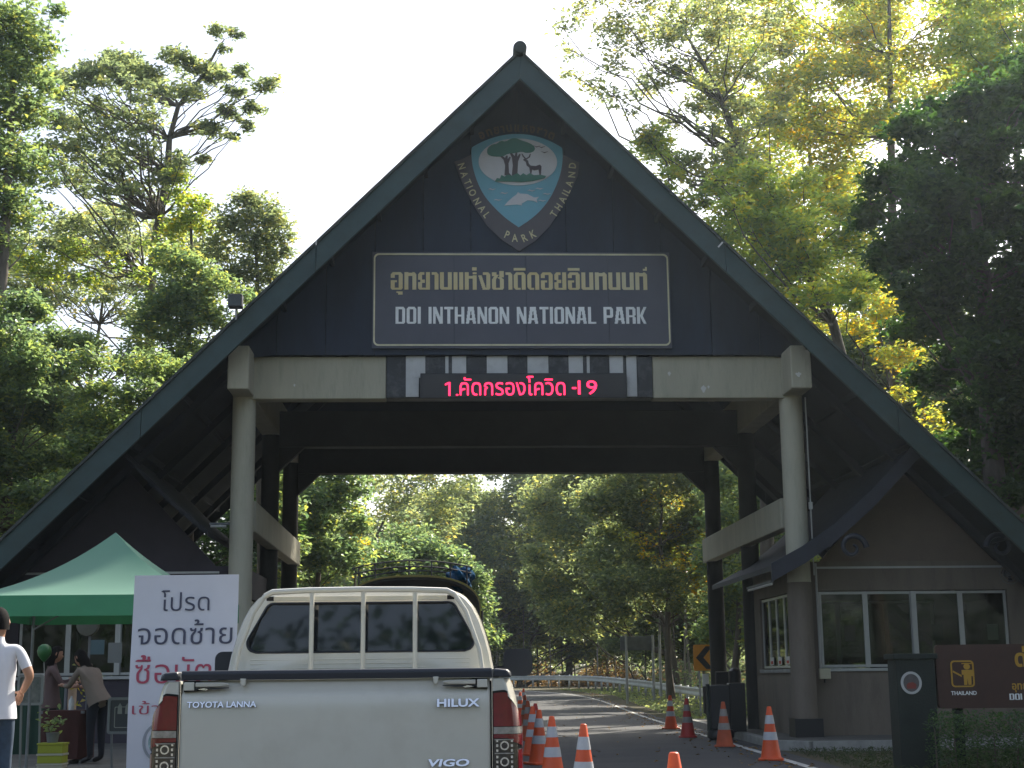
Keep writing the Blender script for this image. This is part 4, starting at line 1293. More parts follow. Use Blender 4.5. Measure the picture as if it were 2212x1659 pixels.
hz = np.array([hgt(a, b) for a, b in zip(X, Yv)])
mass('verge_weeds', 'grass and weeds under the guard rail', np.stack([X, Yv, hz + RNG.uniform(0, .35, n) * np.clip((X - 4.9) / 1.5, .1, 1.3)], 1), RNG.uniform(.08, .22, n), 'olive')
n = 7000
Yv = RNG.uniform(40, 95, n)
X = RNG.uniform(7.5, 16, n)
hz = np.array([hgt(a, b) for a, b in zip(X, Yv)])
mass('weeds', 'tall weeds on the bank right of the rail', np.stack([X, Yv, hz + RNG.uniform(0, 1.6, n)], 1), RNG.uniform(.12, .3, n), 'olive', -.3)
n = 6000
X = RNG.uniform(-40, -6, n); Yv = RNG.uniform(42, 100, n)
hz = np.array([hgt(a, b) for a, b in zip(X, Yv)])
mass('scrub', 'green scrub left of the road beyond the gate', np.stack([X, Yv, hz + RNG.uniform(0, 1.5, n)], 1), RNG.uniform(.15, .4, n), 'mid')
n = 900
Yv = RNG.uniform(14, 95, n); side = RNG.uniform(0, 1, n) < .75
X = np.where(side, 4.3 - np.abs(RNG.normal(0, .5, n)), RNG.uniform(-4, 4.5, n))
hz = np.array([hgt(a, b) for a, b in zip(X, Yv)]) + 0.062
C = np.stack([X, Yv, hz], 1)
me = leaf_mesh('fallen_leaves', C, RNG.uniform(.05, .11, n), LM['dry'], RNG.uniform(0, 1, n), 0.12)
o = bpy.data.objects.new('fallen_leaves', me); COL.objects.link(o); tag(o, 'dry fallen leaves strewn along the road edge', kind='stuff')

# tall dark wood right of the road beyond the gate
for k, (x, y, zc, r, lab) in enumerate(((15, 58, 9, 4.5, 'dark forest tree right of the road just beyond the booth'), (20, 68, 11, 5, 'tall dark forest tree deep right of the road'), (14, 76, 9, 4.5, 'dark forest tree on the bank above the guard rail'),
        (19, 88, 12, 5.5, 'big forest tree on the inside of the bend'), (11, 96, 9, 4.5, 'forest tree straight behind the guard rail bend'), (4, 114, 10, 5, 'forest tree in the dark gap beyond the bend'), (-6, 122, 11, 5.5, 'forest tree left of the dark gap beyond the bend'), (13, 118, 12, 5.5, 'forest tree high on the bank beyond the bend'), (-18, 118, 11, 5.5, 'forest tree farthest left beyond the bend'), (-21, 30, 10, 5, 'forest tree left of the left booth'), (-26, 44, 11, 5.5, 'forest tree deep left behind the left booth'), (-24, 64, 11, 5.5, 'forest tree left of the road past the gate'), (22, 44, 11, 5.5, 'forest tree deep right behind the right booth'))):
    h0 = hgt(x, y)
    tree('forest_tree', lab, (x, y), [('w', x + r * .55 * math.cos(a) * b, y + r * .55 * math.sin(a) * b, h0 + zc + q, r * .5, .8) for a in np.linspace(0, 6.28, 7)[:-1] for b, q in ((.6, 3), (1.1, 0), (1.0, -3.5))], L=0.42, m='dark' if k % 3 == 1 else ('mid' if k % 3 else 'olive'), tr=0.28, tone=.0)
tree('shade_tree', 'broad dark unseen tree added for shade past the right end of the booth', (17.5, 30), [('w', 17 + 3.4 * math.cos(a) * b, 30 + 3.4 * math.sin(a) * b, 10 + q, 2.6, .9) for a in np.linspace(0, 6.28, 8)[:-1] for b, q in ((.6, 4), (1.1, 0), (1.1, -3.5))], L=0.34, m='dark', tr=0.35)  # unseen tree, added to darken the hedge and pier
n = 60000
X = RNG.uniform(-200, 200, n); Yv = RNG.uniform(-120, -85, n)
top = 27 + 2.4 * np.sin(X * .045) + 1.0 * np.sin(X * .13) + .6 * np.sin(X * .31 + Yv * .1)
mass('reflection_treeline', 'unseen line of trees behind the viewer, added to reflect in the pickup window', np.stack([X, Yv, top * RNG.uniform(0, 1, n) ** .7], 1), RNG.uniform(0.9, 1.7, n), 'dark')  # unseen trees, height chosen for their reflection in the pickup's rear window
# unseen trees added beyond the frame to shade this stretch of road
tree('shade_tree', 'big unseen tree added for shade beyond the right edge near the road', (18.5, 20), [('w', 17.5 + 3.2 * math.cos(a) * b, 20 + 3.5 * math.sin(a) * b, 9 + 2.2 * math.sin(a * 2) + b, 2.4, .8) for a in np.linspace(0, 6.28, 8)[:-1] for b in (.5, 1.3)], L=0.34, m='dark', tr=0.35)
tree('shade_tree', 'second big unseen tree added for shade beyond the right edge behind the camera', (15, 7), [('w', 14.5 + 3.2 * math.cos(a) * b, 7 + 3.5 * math.sin(a) * b, 9.5 + 2.2 * math.sin(a * 2) + b, 2.4, .7) for a in np.linspace(0, 6.28, 8)[:-1] for b in (.5, 1.3)], L=0.34, m='dark', tr=0.35)
print('LEAVES', LEAVES[0])
# ------------------------------------------------------------------ cones
M['orange'] = mat('cone_orange', (0.72, 0.095, 0.02), 0.5, var=0.12, scale=3)
M['orange_old'] = mat('cone_orange_worn', (0.40, 0.075, 0.025), 0.7, var=0.25, scale=4)
M['cone_red'] = mat('cone_red', (0.42, 0.025, 0.02), 0.55, var=0.15)
M['reflect'] = mat('cone_reflective_band', (0.50, 0.51, 0.53), 0.5, var=0.12, scale=8)
M['reflect_old'] = mat('cone_dull_band', (0.25, 0.23, 0.21), 0.6, var=0.2, scale=8)
def cone_proto(m, mr):
    t = thing('traffic_cone', 'x', 'traffic cone')
    H = 0.80; r0, r1 = 0.155, 0.032
    R = lambda z: r0 + (r1 - r0) * (z - 0.03) / (H - 0.03)
    mb = MB()
    mb.lathe([(R(0.03) + .012, 0.03), (R(0.05), 0.06), (R(.4), 0.4), (R(H - .01), H - .01), (R(H) - .008, H)], n=28)
    mb.build('body', m, t, smooth=True, angle=50)
    mb = MB(); mb.plate(rounded(-0.19, 0.19, -0.19, 0.19, 0.05), 0, 0.032)
    mb.build('base', m, t, bevel=0.006)
    for a, b in ((0.30, 0.42), (0.54, 0.67)):
        mb = MB(); mb.lathe([(R(a) + .003, a), (R(b) + .003, b)], n=28)
        mb.build('reflective_band', mr, t, smooth=True)
    return t
CP = {k: None for k in 'ord'}
cones = [  # u, Y, x, kind, label
 (1256, 15.8, 0.745, 'o', 'bright orange cone nearest the pickup, standing clear of the row'),
 (1191, 19.0, 0.51, 'o', 'first cone of the tight row right of the pickup'),
 (1162, 22.7, 0.40, 'o', 'orange cone second in the tight row beside the pickup'),
 (1148, 25.3, 0.335, 'o', 'orange cone half hidden by the pickup tail lamp'),
 (1157, 27.8, 0.445, 'r', 'red cone peeping out between the row of orange cones'),
 (1139, 31.0, 0.32, 'd', 'dull dark cone far along the row by the pickup side'),
 (1131, 55.0, 0.45, 'o', 'small distant cone just above the pickup bed side'),
 (1123, 48.0, 0.27, 'o', 'distant cone touching the pickup bed side'),
 (1134, 40.0, 0.36, 'd', 'dull cone in the distance beyond the row'),
 (1452, 9.9, 1.08, 'o', 'cone top poking up at the bottom edge of the picture'),
 (1658, 23.1, 4.0, 'o', 'clean orange cone in front of the right ticket booth'),
 (1560, 27.5, 3.93, 'd', 'dull orange cone by the black rubber bin'),
 (1482, 31.8, 3.76, 'r', 'faded red cone with a white tip beside the kerb'),
 (1446, 36.7, 3.92, 'o', 'sunlit orange cone farthest along the right kerb'),
]
for (u, Y, x, k, lab) in cones:
    if CP[k] is None:
        CP[k] = c = cone_proto(M[{'o': 'orange', 'r': 'cone_red', 'd': 'orange_old'}[k]], M['reflect' if k == 'o' else 'reflect_old'])
    else:
        c = copy_tree(CP[k])
    p = P(u, 1461, Y)
    c.location = (p.x, Y, hgt(p.x, Y) + 0.052)
    c.rotation_euler = (random.uniform(-.02, .02), random.uniform(-.02, .02), random.uniform(-.6, .6))
    c['label'] = lab; c['group'] = 'traffic cones on the road'; c['category'] = 'traffic cone'

# ------------------------------------------------------------------ guard rail
gr = thing('guard_rail', 'galvanised steel guard rail curving round the bend', 'guard rail', (6.6, 50, 0))
path = chaikin([(6.85, 50.5), (6.65, 58), (6.5, 67), (5.9, 76), (5.2, 84), (4.2, 92), (2.5, 99), (0.4, 103.5), (-3, 106.5), (-8, 108), (-20, 109), (-45, 109.5)], 2)
prof = [(0.0, -0.155), (0.035, -0.115), (0.035, -0.065), (0.0, -0.02), (0.0, 0.02), (0.035, 0.065), (0.035, 0.115), (0.0, 0.155)]
def rail_piece(pts):
    rings = []
    for i, (x, y) in enumerate(pts):
        a = Vector(pts[max(i - 1, 0)]); b = Vector(pts[min(i + 1, len(pts) - 1)])
        d = (b - a).normalized(); nrm = Vector((-d.y, d.x))   # towards the road
        z = hgt(x, y) + 0.66
        ring_ = [(x + nrm.x * (p + .06) - 6.6, y + nrm.y * (p + .06) - 50, z + q) for p, q in prof]
        ring_ += [(x + nrm.x * (p + .05) - 6.6, y + nrm.y * (p + .05) - 50, z + q) for p, q in reversed(prof)]
        rings.append(ring_)
    mb = MB(); mb.loft(rings)
    return mb
# resample at 0.5 m
dense = [Vector(path[0])]
for a, b in zip(path, path[1:]):
    a, b = Vector(a), Vector(b)
    k = max(1, int((b - a).length / 0.5))
    for i in range(1, k + 1):
        dense.append(a.lerp(b, i / k))
i = 0; L = 8
while i < len(dense) - 2:
    seg = [tuple(p) for p in dense[i:i + L + 1]]
    if len(seg) > 1:
        rail_piece(seg).build('rail_length', M['rail_steel'], gr, smooth=True)
    i += L
pm = MB(); pm.tube([(0, 0, -0.2), (0, 0, 0.85)], 0.055, 8)
pmm = pm.mesh('post', M['metal'], True)
for j in range(0, len(dense), 4):
    p = dense[j]
    o = bpy.data.objects.new('post', pmm); COL.objects.link(o); o.parent = gr
    o.location = (p.x - 6.6, p.y - 50, hgt(p.x, p.y))
# terminal end, flared plate
mb = MB(); mb.tube([(0.22, 0.35, 0.55), (0.22, 0.35, 0.78)], 0.16, 12); mb.build('end_plate', M['metal'], gr, smooth=True)

# ------------------------------------------------------------------ signs beyond the gate
M['sign_yellow'] = mat('sign_yellow', (0.75, 0.30, 0.02), 0.45, var=0.08)
M['brown_sign'] = mat('brown_sign', (0.055, 0.022, 0.016), 0.5, var=0.15)
M['yellow_ink'] = mat('yellow_ink', (0.48, 0.27, 0.03), 0.5)
Yc = 48.0
p = P(1525, 1461, Yc)
cs = thing('chevron_sign', 'orange chevron sign pointing left beside the rear right column', 'road sign', (p.x, Yc, hgt(p.x, Yc)))
mb = MB(); mb.prism(rounded(-0.38, 0.38, 1.45, 2.27, 0.05), 0, 0.02); mb.build('plate', M['sign_yellow'], cs)
mb = MB(); mb.add([(x, yy, z) for yy in (-0.006, -0.001) for x, z in ((0.02, 2.22), (-0.30, 1.86), (0.02, 1.50), (0.24, 1.50), (-0.06, 1.86), (0.24, 2.22))],
                  [(0, 1, 4, 5), (1, 2, 3, 4), (6, 11, 10, 7), (7, 10, 9, 8), (0, 6, 7, 1), (1, 7, 8, 2), (2, 8, 9, 3), (3, 9, 10, 4), (4, 10, 11, 5), (5, 11, 6, 0)])
mb.build('chevron', M['black'], cs)
mb = MB(); mb.tube([(-0.2, 0.05, -0.2), (-0.2, 0.05, 2.2)], 0.03, 8); mb.build('post', M['metal'], cs, smooth=True)
Yp = 46.0; p = P(1524, 1461, Yp)
wp = thing('marker_post', 'short white marker post in front of the chevron sign', 'post', (p.x, Yp, 0))
mb = MB(); mb.cyl((0, 0, 0), (0, 0, 1.35), 0.10, 16); mb.build('post', M['white_plastic'], wp, smooth=True)
mb = MB(); mb.cyl((0, 0, 0), (0, 0, 0.98), 0.104, 16); mb.build('lower_band', M['black'], wp, smooth=True)
Ys = 64.0; a, b = P(1340, 1400, Ys), P(1415, 1400, Ys)
zs_ = hgt(a.x, Ys)
rs = thing('road_sign', 'grey back of a wide road sign on two tall posts', 'road sign', ((a.x + b.x) / 2 - 0, Ys, zs_))
hw_ = (b.x - a.x) / 2
zt_ = P(1378, 1374, Ys).z - zs_; zb_ = P(1378, 1405, Ys).z - zs_
mb = MB(); mb.box(-hw_, hw_, 0.06, 0.09, zb_, zt_); mb.build('panel', M['dull_metal'], rs, bevel=0.01)
for z in (zb_ + .15, zt_ - .15):
    mb = MB(); mb.box(-hw_ + .02, hw_ - .02, 0.0, 0.058, z - .03, z + .03); mb.build('rail', M['dull_metal'], rs)
for x in (-hw_ + .25, hw_ - .1, hw_ + .2):
    mb = MB(); mb.tube([(x, -0.03, -0.3), (x, -0.03, zt_ + .05)], 0.055, 8); mb.build('post', M['metal'], rs, smooth=True)

# ------------------------------------------------------------------ right foreground: pillar, brown board, hedge
Yb = 21.0
p = P(1979, 1461, Yb)
pl = thing('gate_pier', 'dark green square pier bearing a round white ringed badge', 'pier', (p.x, Yb, 0))
M['pier'] = mat('pier_green', (0.018, 0.026, 0.022), 0.8, var=0.3, scale=2, bump=0.3)
mb = MB(); mb.box(-0.27, 0.27, 0, 0.5, -0.1, 1.52); mb.build('shaft', M['pier'], pl, bevel=0.015)
mb = MB(); mb.box(-0.31, 0.31, -0.04, 0.54, 1.525, 1.60); mb.build('cap', M['pier'], pl, bevel=0.012)
rg = MB()
c0 = P(1968, 1475, Yb)
cx, cz = c0.x - p.x, c0.z
k = 40
outer = [(cx + .145 * math.cos(a), cz + .155 * math.sin(a)) for a in np.linspace(0, 2 * math.pi, k, endpoint=False)]
inner = [(cx + .112 * math.cos(a), cz + .122 * math.sin(a)) for a in np.linspace(0, 2 * math.pi, k, endpoint=False)]
ring_frame(rg, outer, inner, -0.02, -0.002); rg.build('badge_ring', mat('badge_white', (0.5, 0.5, 0.49), 0.5), pl)
mb = MB(); mb.prism(inner, -0.010, -0.002); mb.build('badge_face', mat('badge_grey', (0.10, 0.09, 0.09), 0.6, var=0.3, scale=8), pl)
mb = MB(); mb.prism([(cx - .06, cz - .08), (cx + .06, cz - .08), (cx + .07, cz - .02), (cx + .02, cz + .01), (cx - .04, cz + .0), (cx - .07, cz - .03)], -0.016, -0.011); mb.build('badge_mark', mat('badge_red', (0.22, 0.04, 0.03), 0.6), pl)
a, b = P(2022, 1396, Yb), P(2020, 1531, Yb)
bs = thing('welcome_board', 'brown board with yellow ranger pictogram and park lettering beside the pier', 'sign', (a.x, Yb + 0.05, 0))
W0, ZT_, ZB_ = 3.6, a.z + .02, b.z
mb = MB(); mb.prism(rounded(0, W0, ZB_, ZT_, 0.05), 0, 0.09); mb.build('board', M['brown_sign'], bs)
def bxz(u, v):
    q = P(u, v, Yb + 0.05); return q.x - a.x, q.z
(ix0, iz1), (ix1, iz0) = bxz(2052, 1427), bxz(2106, 1484)
fr = MB(); ring_frame(fr, rounded(ix0, ix1, iz0, iz1, .05), rounded(ix0 + .02, ix1 - .02, iz0 + .02, iz1 - .02, .035), -0.012, -0.002); fr.build('pictogram_frame', M['yellow_ink'], bs)
fx = ix0 + (ix1 - ix0) * .70
pg = MB(); zl = iz0 + .03
pg.prism([(fx + .045 * math.cos(t), iz1 - .085 + .04 * math.sin(t)) for t in np.linspace(0, 2 * math.pi, 16, endpoint=False)], -0.01, -0.002)
pg.box(fx - .07, fx + .07, -0.01, -0.002, iz1 - .05, iz1 - .035)
pg.prism([(fx - .075, iz1 - .13), (fx + .075, iz1 - .13), (fx + .085, zl + .12), (fx + .055, zl + .12), (fx + .05, zl), (fx + .01, zl), (fx, zl + .1), (fx - .01, zl), (fx - .05, zl), (fx - .05, zl + .14), (fx - .075, zl + .14)], -0.0101, -0.002)
pg.build('pictogram_figure', M['yellow_ink'], bs)
pg = MB(); pg.prism([(ix0 + .03, zl + .20), (ix0 + .03, zl + .175), (fx - .08, zl + .11), (fx - .08, zl + .135)], -0.01, -0.002); pg.build('pictogram_line', M['yellow_ink'], bs)
x0_, z1_ = bxz(2054, 1493); x1_, z0_ = bxz(2110, 1501)
mb = MB(); text_mb(mb, 'THAILAND', x0_, x1_ - .0, z0_, z1_, -0.002, bold=0.02); mb.build('lettering', M['silver'], bs)
tx, tz = bxz(2193, 1441); 
mb = MB(); text_mb(mb, '\u0e14\u0e48\u0e32\u0e19\u0e15\u0e23\u0e27\u0e08', tx, tx + 1.1, tz, tz + .29, -0.002, bold=0.03); mb.build('lettering', M['yellow_ink'], bs)
tx, tz = bxz(2187, 1496)
mb = MB(); text_mb(mb, '\u0e2d\u0e38\u0e17\u0e22\u0e32\u0e19\u0e41\u0e2b\u0e48\u0e07\u0e0a\u0e32\u0e15\u0e34\u0e14\u0e2d\u0e22\u0e2d\u0e34\u0e19\u0e17\u0e19\u0e19\u0e17\u0e4c', tx, tx + 1.45, tz, tz + .17, -0.002, bold=0.02); mb.build('lettering', M['yellow_ink'], bs)
tx, tz = bxz(2181, 1512)
for ch, mb in sign_text('DOI INTHANON NATIONAL PARK', tx, tx + 1.75, tz, 0.085, -0.002, thick=.006):
    mb.build('letter', M['silver'], bs)
for x in (0.3, 3.2):
    mb = MB(); mb.box(x - .06, x + .06, 0.092, 0.2, -0.1, ZT_ - .1); mb.build('post', M['pier'], bs)
# low pale rail glimpsed below the board
# hedge and grass
hd = thing('hedge', 'low dark clipped hedge below the brown board', 'hedge', (7.5, 20.2, 0))
n = 26000
C = np.stack([RNG.uniform(-1.95, 6, n), RNG.uniform(-.45, .45, n), RNG.uniform(0.02, 0.80, n) + RNG.normal(0, .03, n)], 1)
me = leaf_mesh('foliage', C, RNG.uniform(.03, .07, n), LM['dark'], RNG.normal(.35, .2, n))
o = bpy.data.objects.new('foliage', me); COL.objects.link(o); o.parent = hd
mb = MB()
for k in range(30):
    x = -1.9 + k * .26
    mb.tube([(x, 0, -.05), (x + random.uniform(-.1, .1), random.uniform(-.2, .2), .6)], [.015, .006], 5)
mb.build('stems', M['bark'], hd)['kind'] = 'stuff'
n = 26000
X = RNG.uniform(4.75, 14, n); Yv = RNG.uniform(9, 26.4, n)
me = leaf_mesh('grass', np.stack([X, Yv, np.full(n, .03) + RNG.uniform(0, .05, n)], 1), RNG.uniform(.05, .12, n), LM['grass'], RNG.normal(.4, .2, n), 1.1, 0.16)
o = bpy.data.objects.new('grass', me); COL.objects.link(o); tag(o, 'dark shaded lawn right of the road', kind='stuff')

# ------------------------------------------------------------------ by the rear right column: rubber bin, boxes
p = P(1536, 1595, 27.6)
bn = thing('rubber_bin', 'tall black round-footed rubber barrier drum at the kerb corner', 'barrier', (4.12, 30.4, 0.05))
mb = MB(); mb.lathe([(0.20, 0), (0.27, 0.05), (0.28, 0.14), (0.24, 0.2)], n=24); mb.build('foot', M['black'], bn, smooth=True)
mb = MB(); mb.box(-0.20, 0.20, -0.18, 0.2, 0.205, 1.08); mb.build('cabinet', M['black'], bn, bevel=0.03)
mb = MB(); mb.box(-0.26, -0.205, -0.1, 0.1, 0.1, 1.1); mb.build('side_post', M['pier'], bn)
bm_ = thing('boom_barrier', 'dark raised barrier machine behind the black drum', 'barrier', (4.62, 31.5, 0.16))
mb = MB(); mb.box(-0.17, 0.17, -0.17, 0.17, 0, 1.0); mb.build('cabinet', M['black'], bm_, bevel=0.02)
wc = thing('water_cooler', 'black water dispenser with small chrome taps in the booth passage', 'water cooler', (5.0, 34.2, 0.16))
mb = MB(); mb.box(-0.17, 0.17, -0.15, 0.17, 0, 0.95); mb.build('body', M['black'], wc, bevel=0.02)
mb = MB(); mb.lathe([(.12, .955), (.14, 1.0), (.14, 1.25), (.05, 1.32)], n=18); mb.build('bottle', M['black'], wc, smooth=True)
for z in (.45, .8):
    mb = MB(); mb.box(-0.08, 0.08, -0.19, -0.155, z, z + .03); mb.build('tap', M['silver'], wc)
ch_ = thing('office_chair', 'dark high-backed chair in the passage beside the booth', 'chair', (5.1, 36.4, 0.16))
mb = MB(); mb.box(-.24, .24, -.24, .24, .45, .52); mb.build('seat', M['black'], ch_, bevel=.03)
mb = MB(); mb.box(-.22, .22, .2, .27, .6, 1.25); mb.build('backrest', M['black'], ch_, bevel=.03)
mb = MB(); mb.cyl((0, 0, .08), (0, 0, .45), .03); mb.build('stem', M['metal'], ch_)
for k in range(5):
    a_ = k * 1.2566
    mb = MB(); mb.bar((0, 0, .07), (.27 * math.cos(a_), .27 * math.sin(a_), .04), .04, .03); mb.build('leg', M['black'], ch_)

# ------------------------------------------------------------------ banner stand
Yn = 11.5
tl_, tr_, bl_ = P(290, 1243, Yn), P(515.5, 1238.5, Yn), P(272, 1659, Yn)
bnr = thing('banner_stand', 'tall pale banner asking drivers to stop left, navy and red Thai text', 'banner', ((tl_.x + tr_.x) / 2, Yn, 0.05))
M['banner'] = mat('banner_vinyl', (0.66, 0.67, 0.74), 0.5, var=0.04)
M['navy_ink'] = mat('navy_ink', (0.06, 0.065, 0.11), 0.5)
M['red_ink'] = mat('red_ink', (0.42, 0.06, 0.11), 0.5)
bo = Vector(((tl_.x + tr_.x) / 2, Yn, 0.05))
zt = tl_.z - 0.05
tilt = (bl_.x - tl_.x) / (tl_.z - bl_.z)
ZBn = 0.12
def bp(x, z, dy=0.0):   # x in metres from the left edge at that height
    lx0 = tl_.x + tilt * (zt - z) - bo.x
    return (lx0 + x, dy + 0.015 * math.sin(z * 4) + 0 * x, z)
BW = tr_.x - tl_.x
mb = MB(); n = 24; vs = []; fs = []
for i in range(n + 1):
    z = ZBn + (zt - ZBn) * i / n
    for x in (0, BW * .25, BW * .5, BW * .75, BW):
        q = bp(x, z); vs.append((q[0], q[1] + .003 * math.sin(x / BW * 9 + z * 2.2) * math.sin(z * 5.1), q[2]))
for i in range(n):
    for k in range(4):
        a_ = i * 5 + k; fs.append((a_, a_ + 1, a_ + 6, a_ + 5))
vs2 = [(x, y + .003, z) for x, y, z in vs]
mb.add(vs, fs); mb.add(vs2, fs)
mb.build('banner_sheet', M['banner'], bnr, smooth=True)
def btext(body, u0, v0, u1, v1, m, bold=0.0):
    """box of the lettering in the picture; text follows the sheet"""
    A = P(u0, v1, Yn); B = P(u1, v0, Yn)
    vs, fs = text_pts(body, bold, 4, 0.01)
    ax = min(v.x for v in vs); bx = max(v.x for v in vs); ay = min(v.y for v in vs); by = max(v.y for v in vs)
    out = []
    for v in vs:
        X = A.x + (v.x - ax) / (bx - ax) * (B.x - A.x); Z = A.z + (v.y - ay) / (by - ay) * (B.z - A.z)
        z = Z - .05
        y = 0.015 * math.sin(z * 4) - .006 - (.001 if v.z > 0 else 0)
        out.append((X - bo.x, y, z))
    mb = MB(); mb.add(out, fs); mb.build('lettering', m, bnr)
btext('\u0e42\u0e1b\u0e23\u0e14', 347, 1274, 453, 1320, M['navy_ink'], -.004)
btext('\u0e08\u0e2d\u0e14\u0e0b\u0e49\u0e32\u0e22', 297, 1337, 503, 1393, M['navy_ink'], -.002)
btext('\u0e0b\u0e37\u0e49\u0e2d\u0e1a\u0e31\u0e15\u0e23', 292, 1413, 497, 1477, M['red_ink'], -.004)
btext('\u0e40\u0e02\u0e49\u0e32\u0e2d\u0e38\u0e17\u0e22\u0e32\u0e19', 286, 1512, 500, 1552, M['red_ink'], -.008)
mb = MB(); c_ = P(352, 1603, Yn)
cx, cz = c_.x - bo.x, c_.z - .05
ang = np.linspace(0, 2 * math.pi, 40, endpoint=False)
yq = 0.015 * math.sin(cz * 4) - .006
ring_frame(mb, [(cx + .155 * math.cos(a), cz + .155 * math.sin(a)) for a in ang], [(cx + .135 * math.cos(a), cz + .135 * math.sin(a)) for a in ang], yq, yq + .003); mb.build('seal_ring', mat('seal_grey', (.30, .32, .36), .5), bnr)
mb = MB(); mb.prism([(cx + .11 * math.cos(a), cz + .11 * math.sin(a)) for a in ang], yq, yq + .003); mb.build('seal_face', mat('seal_green', (.25, .36, .36), .5, var=.5, scale=12), bnr)
mb = MB(); mb.tube([(.34, .05, 0.0), (0.0, .06, 1.0), (-BW / 2 + .03, .03, zt - .04)], .01, 6); mb.build('pole', M['dull_metal'], bnr)
mb = MB(); mb.tube([(-.34, .05, 0.0), (0.0, .065, 1.0), (BW / 2 - .03, .03, zt - .04)], .01, 6); mb.build('pole', M['dull_metal'], bnr)
mb = MB(); mb.tube([(0, .06, 1.0), (0, .5, 0.0)], .01, 6); mb.build('pole', M['dull_metal'], bnr)

# ------------------------------------------------------------------ green tent
M['tent'] = bpy.data.materials.new('tent_canvas')
M['tent'].use_nodes = True
_nt = M['tent'].node_tree
_b = _nt.nodes['Principled BSDF']
_b.inputs['Base Color'].default_value = (0.19, 0.38, 0.29, 1); _b.inputs['Roughness'].default_value = 0.7
_t = _nt.nodes.new('ShaderNodeBsdfTranslucent'); _t.inputs[0].default_value = (0.25, 0.50, 0.34, 1)
_mx = _nt.nodes.new('ShaderNodeMixShader'); _mx.inputs[0].default_value = 0.4
_nt.links.new(_b.outputs[0], _mx.inputs[1]); _nt.links.new(_t.outputs[0], _mx.inputs[2])
_nt.links.new(_mx.outputs[0], _nt.nodes['Material Output'].inputs[0])
M['tent_dark'] = mat('tent_valance', (0.05, 0.25, 0.13), 0.75, var=0.08)
pk = P(250, 1150, 18.5)
tc = Vector((pk.x, 18.5, 0.19))
tent = thing('canopy_tent', 'pale green pop-up canopy tent with a darker green valance', 'tent', tc, GRZ)
hw = 1.36; ez = 2.32 - .19; pz = pk.z - .19
# four concave panels
Nn = 14
def tent_pt(s, t, side):
    """s 0 eave..1 peak, t -1..1 along the side"""
    h = ez + (pz - ez) * (0.48 * s + 0.52 * s ** 2.2)
    sag = -0.10 * (1 - t * t) * (1 - s) * s * 4 * .35
    r = hw * (1 - s)
    x, y = t * r, -r
    for _ in range(side):
        x, y = -y, x
    return (x, y, h + sag)
for side in range(4):
    vs = []; fs = []
    for i in range(Nn + 1):
        for j in range(Nn + 1):
            vs.append(tent_pt(i / Nn, -1 + 2 * j / Nn, side))
    for i in range(Nn):
        for j in range(Nn):
            a_ = i * (Nn + 1) + j
            fs.append((a_, a_ + 1, a_ + Nn + 2, a_ + Nn + 1))
    mb = MB(); mb.add(vs, fs)
    o = mb.build('roof_panel', M['tent'], tent, smooth=True)
    vs = []; fs = []
    for j in range(25):
        t = -1 + 2 * j / 24
        for z in (ez + .004, ez - .10, ez - .235):
            x, y = t * (hw + .012), -(hw + .012) - .012 * math.sin(t * 17) * (ez - z) * 4
            for _ in range(side):
                x, y = -y, x
            vs.append((x, y, z))
    for j in range(24):
        for k in range(2):
            a_ = j * 3 + k; fs.append((a_, a_ + 1, a_ + 4, a_ + 3))
    mb = MB(); mb.add(vs, fs); mb.build('valance', M['tent_dark'], tent, smooth=True)
for sx in (-1, 1):
    for sy in (-1, 1):
        mb = MB(); mb.tube([(sx * (hw - .04), sy * (hw - .04), 0), (sx * (hw - .04), sy * (hw - .04), ez)], .02, 8); mb.build('leg', M['dull_metal'], tent)
        mb = MB(); mb.tube([(sx * (hw - .04), sy * (hw - .04), ez - .3), (0, 0, ez + .2)], .012, 6); mb.build('strut', M['dull_metal'], tent)
mb = MB(); mb.tube([(0, 0, ez + .1), (0, 0, pz - .02)], .02, 8); mb.build('centre_pole', M['dull_metal'], tent)

# ------------------------------------------------------------------ things under and behind the tent
ZI = 0.19
def at(u, Y): return P(u, 1461, Y).x
fan = thing('pedestal_fan', 'round dusty pedestal fan under the green tent', 'fan', (at(184, 22), 22, ZI))
fz = P(184, 1350, 22).z - ZI
M['fan_disc'] = mat('fan_grille', (0.09, 0.09, 0.07), 0.6, var=.1)
mb = MB(); mb.lathe([(0.02, -0.05), (0.155, -0.03), (0.165, 0.0), (0.165, 0.05), (0.10, 0.09)], (0, 0, fz), 28, 'y'); mb.build('guard', M['fan_disc'], fan, smooth=True)
mb = MB(); mb.cyl((0, .05, fz), (0, .2, fz), .05, 12); mb.build('motor', M['dull_metal'], fan)
mb = MB(); mb.tube([(0, .15, fz), (0, .12, 0.05)], .018, 8); mb.build('pole', M['dull_metal'], fan)
mb = MB(); mb.lathe([(.2, 0), (.2, .03), (.05, .06)], (0, .12, 0)); mb.build('base', M['dull_metal'], fan)
def board(name, label, u0, v0, u1, v1, Y, rim, face, marks=True, legs=True):
    A, B = P(u0, v1, Y), P(u1, v0, Y)
    t = thing(name, label, 'notice board', ((A.x + B.x) / 2, Y, ZI))
    w = (B.x - A.x) / 2; z0, z1 = A.z - ZI, B.z - ZI
    mb = MB(); ring_frame(mb, rounded(-w, w, z0, z1, .04), rounded(-w + .035, w - .035, z0 + .035, z1 - .035, .02), -.02, .02); mb.build('frame', rim, t)
    mb = MB(); mb.box(-w + .03, w - .03, -.005, .01, z0 + .03, z1 - .03); mb.build('face', face, t)
    if legs:
        for x in (-w + .05, w - .05):
            mb = MB(); mb.bar((x, 0.03, z0 + .05), (x, .12, 0), .025, .025); mb.build('leg', rim, t)
    return t, w, z0, z1
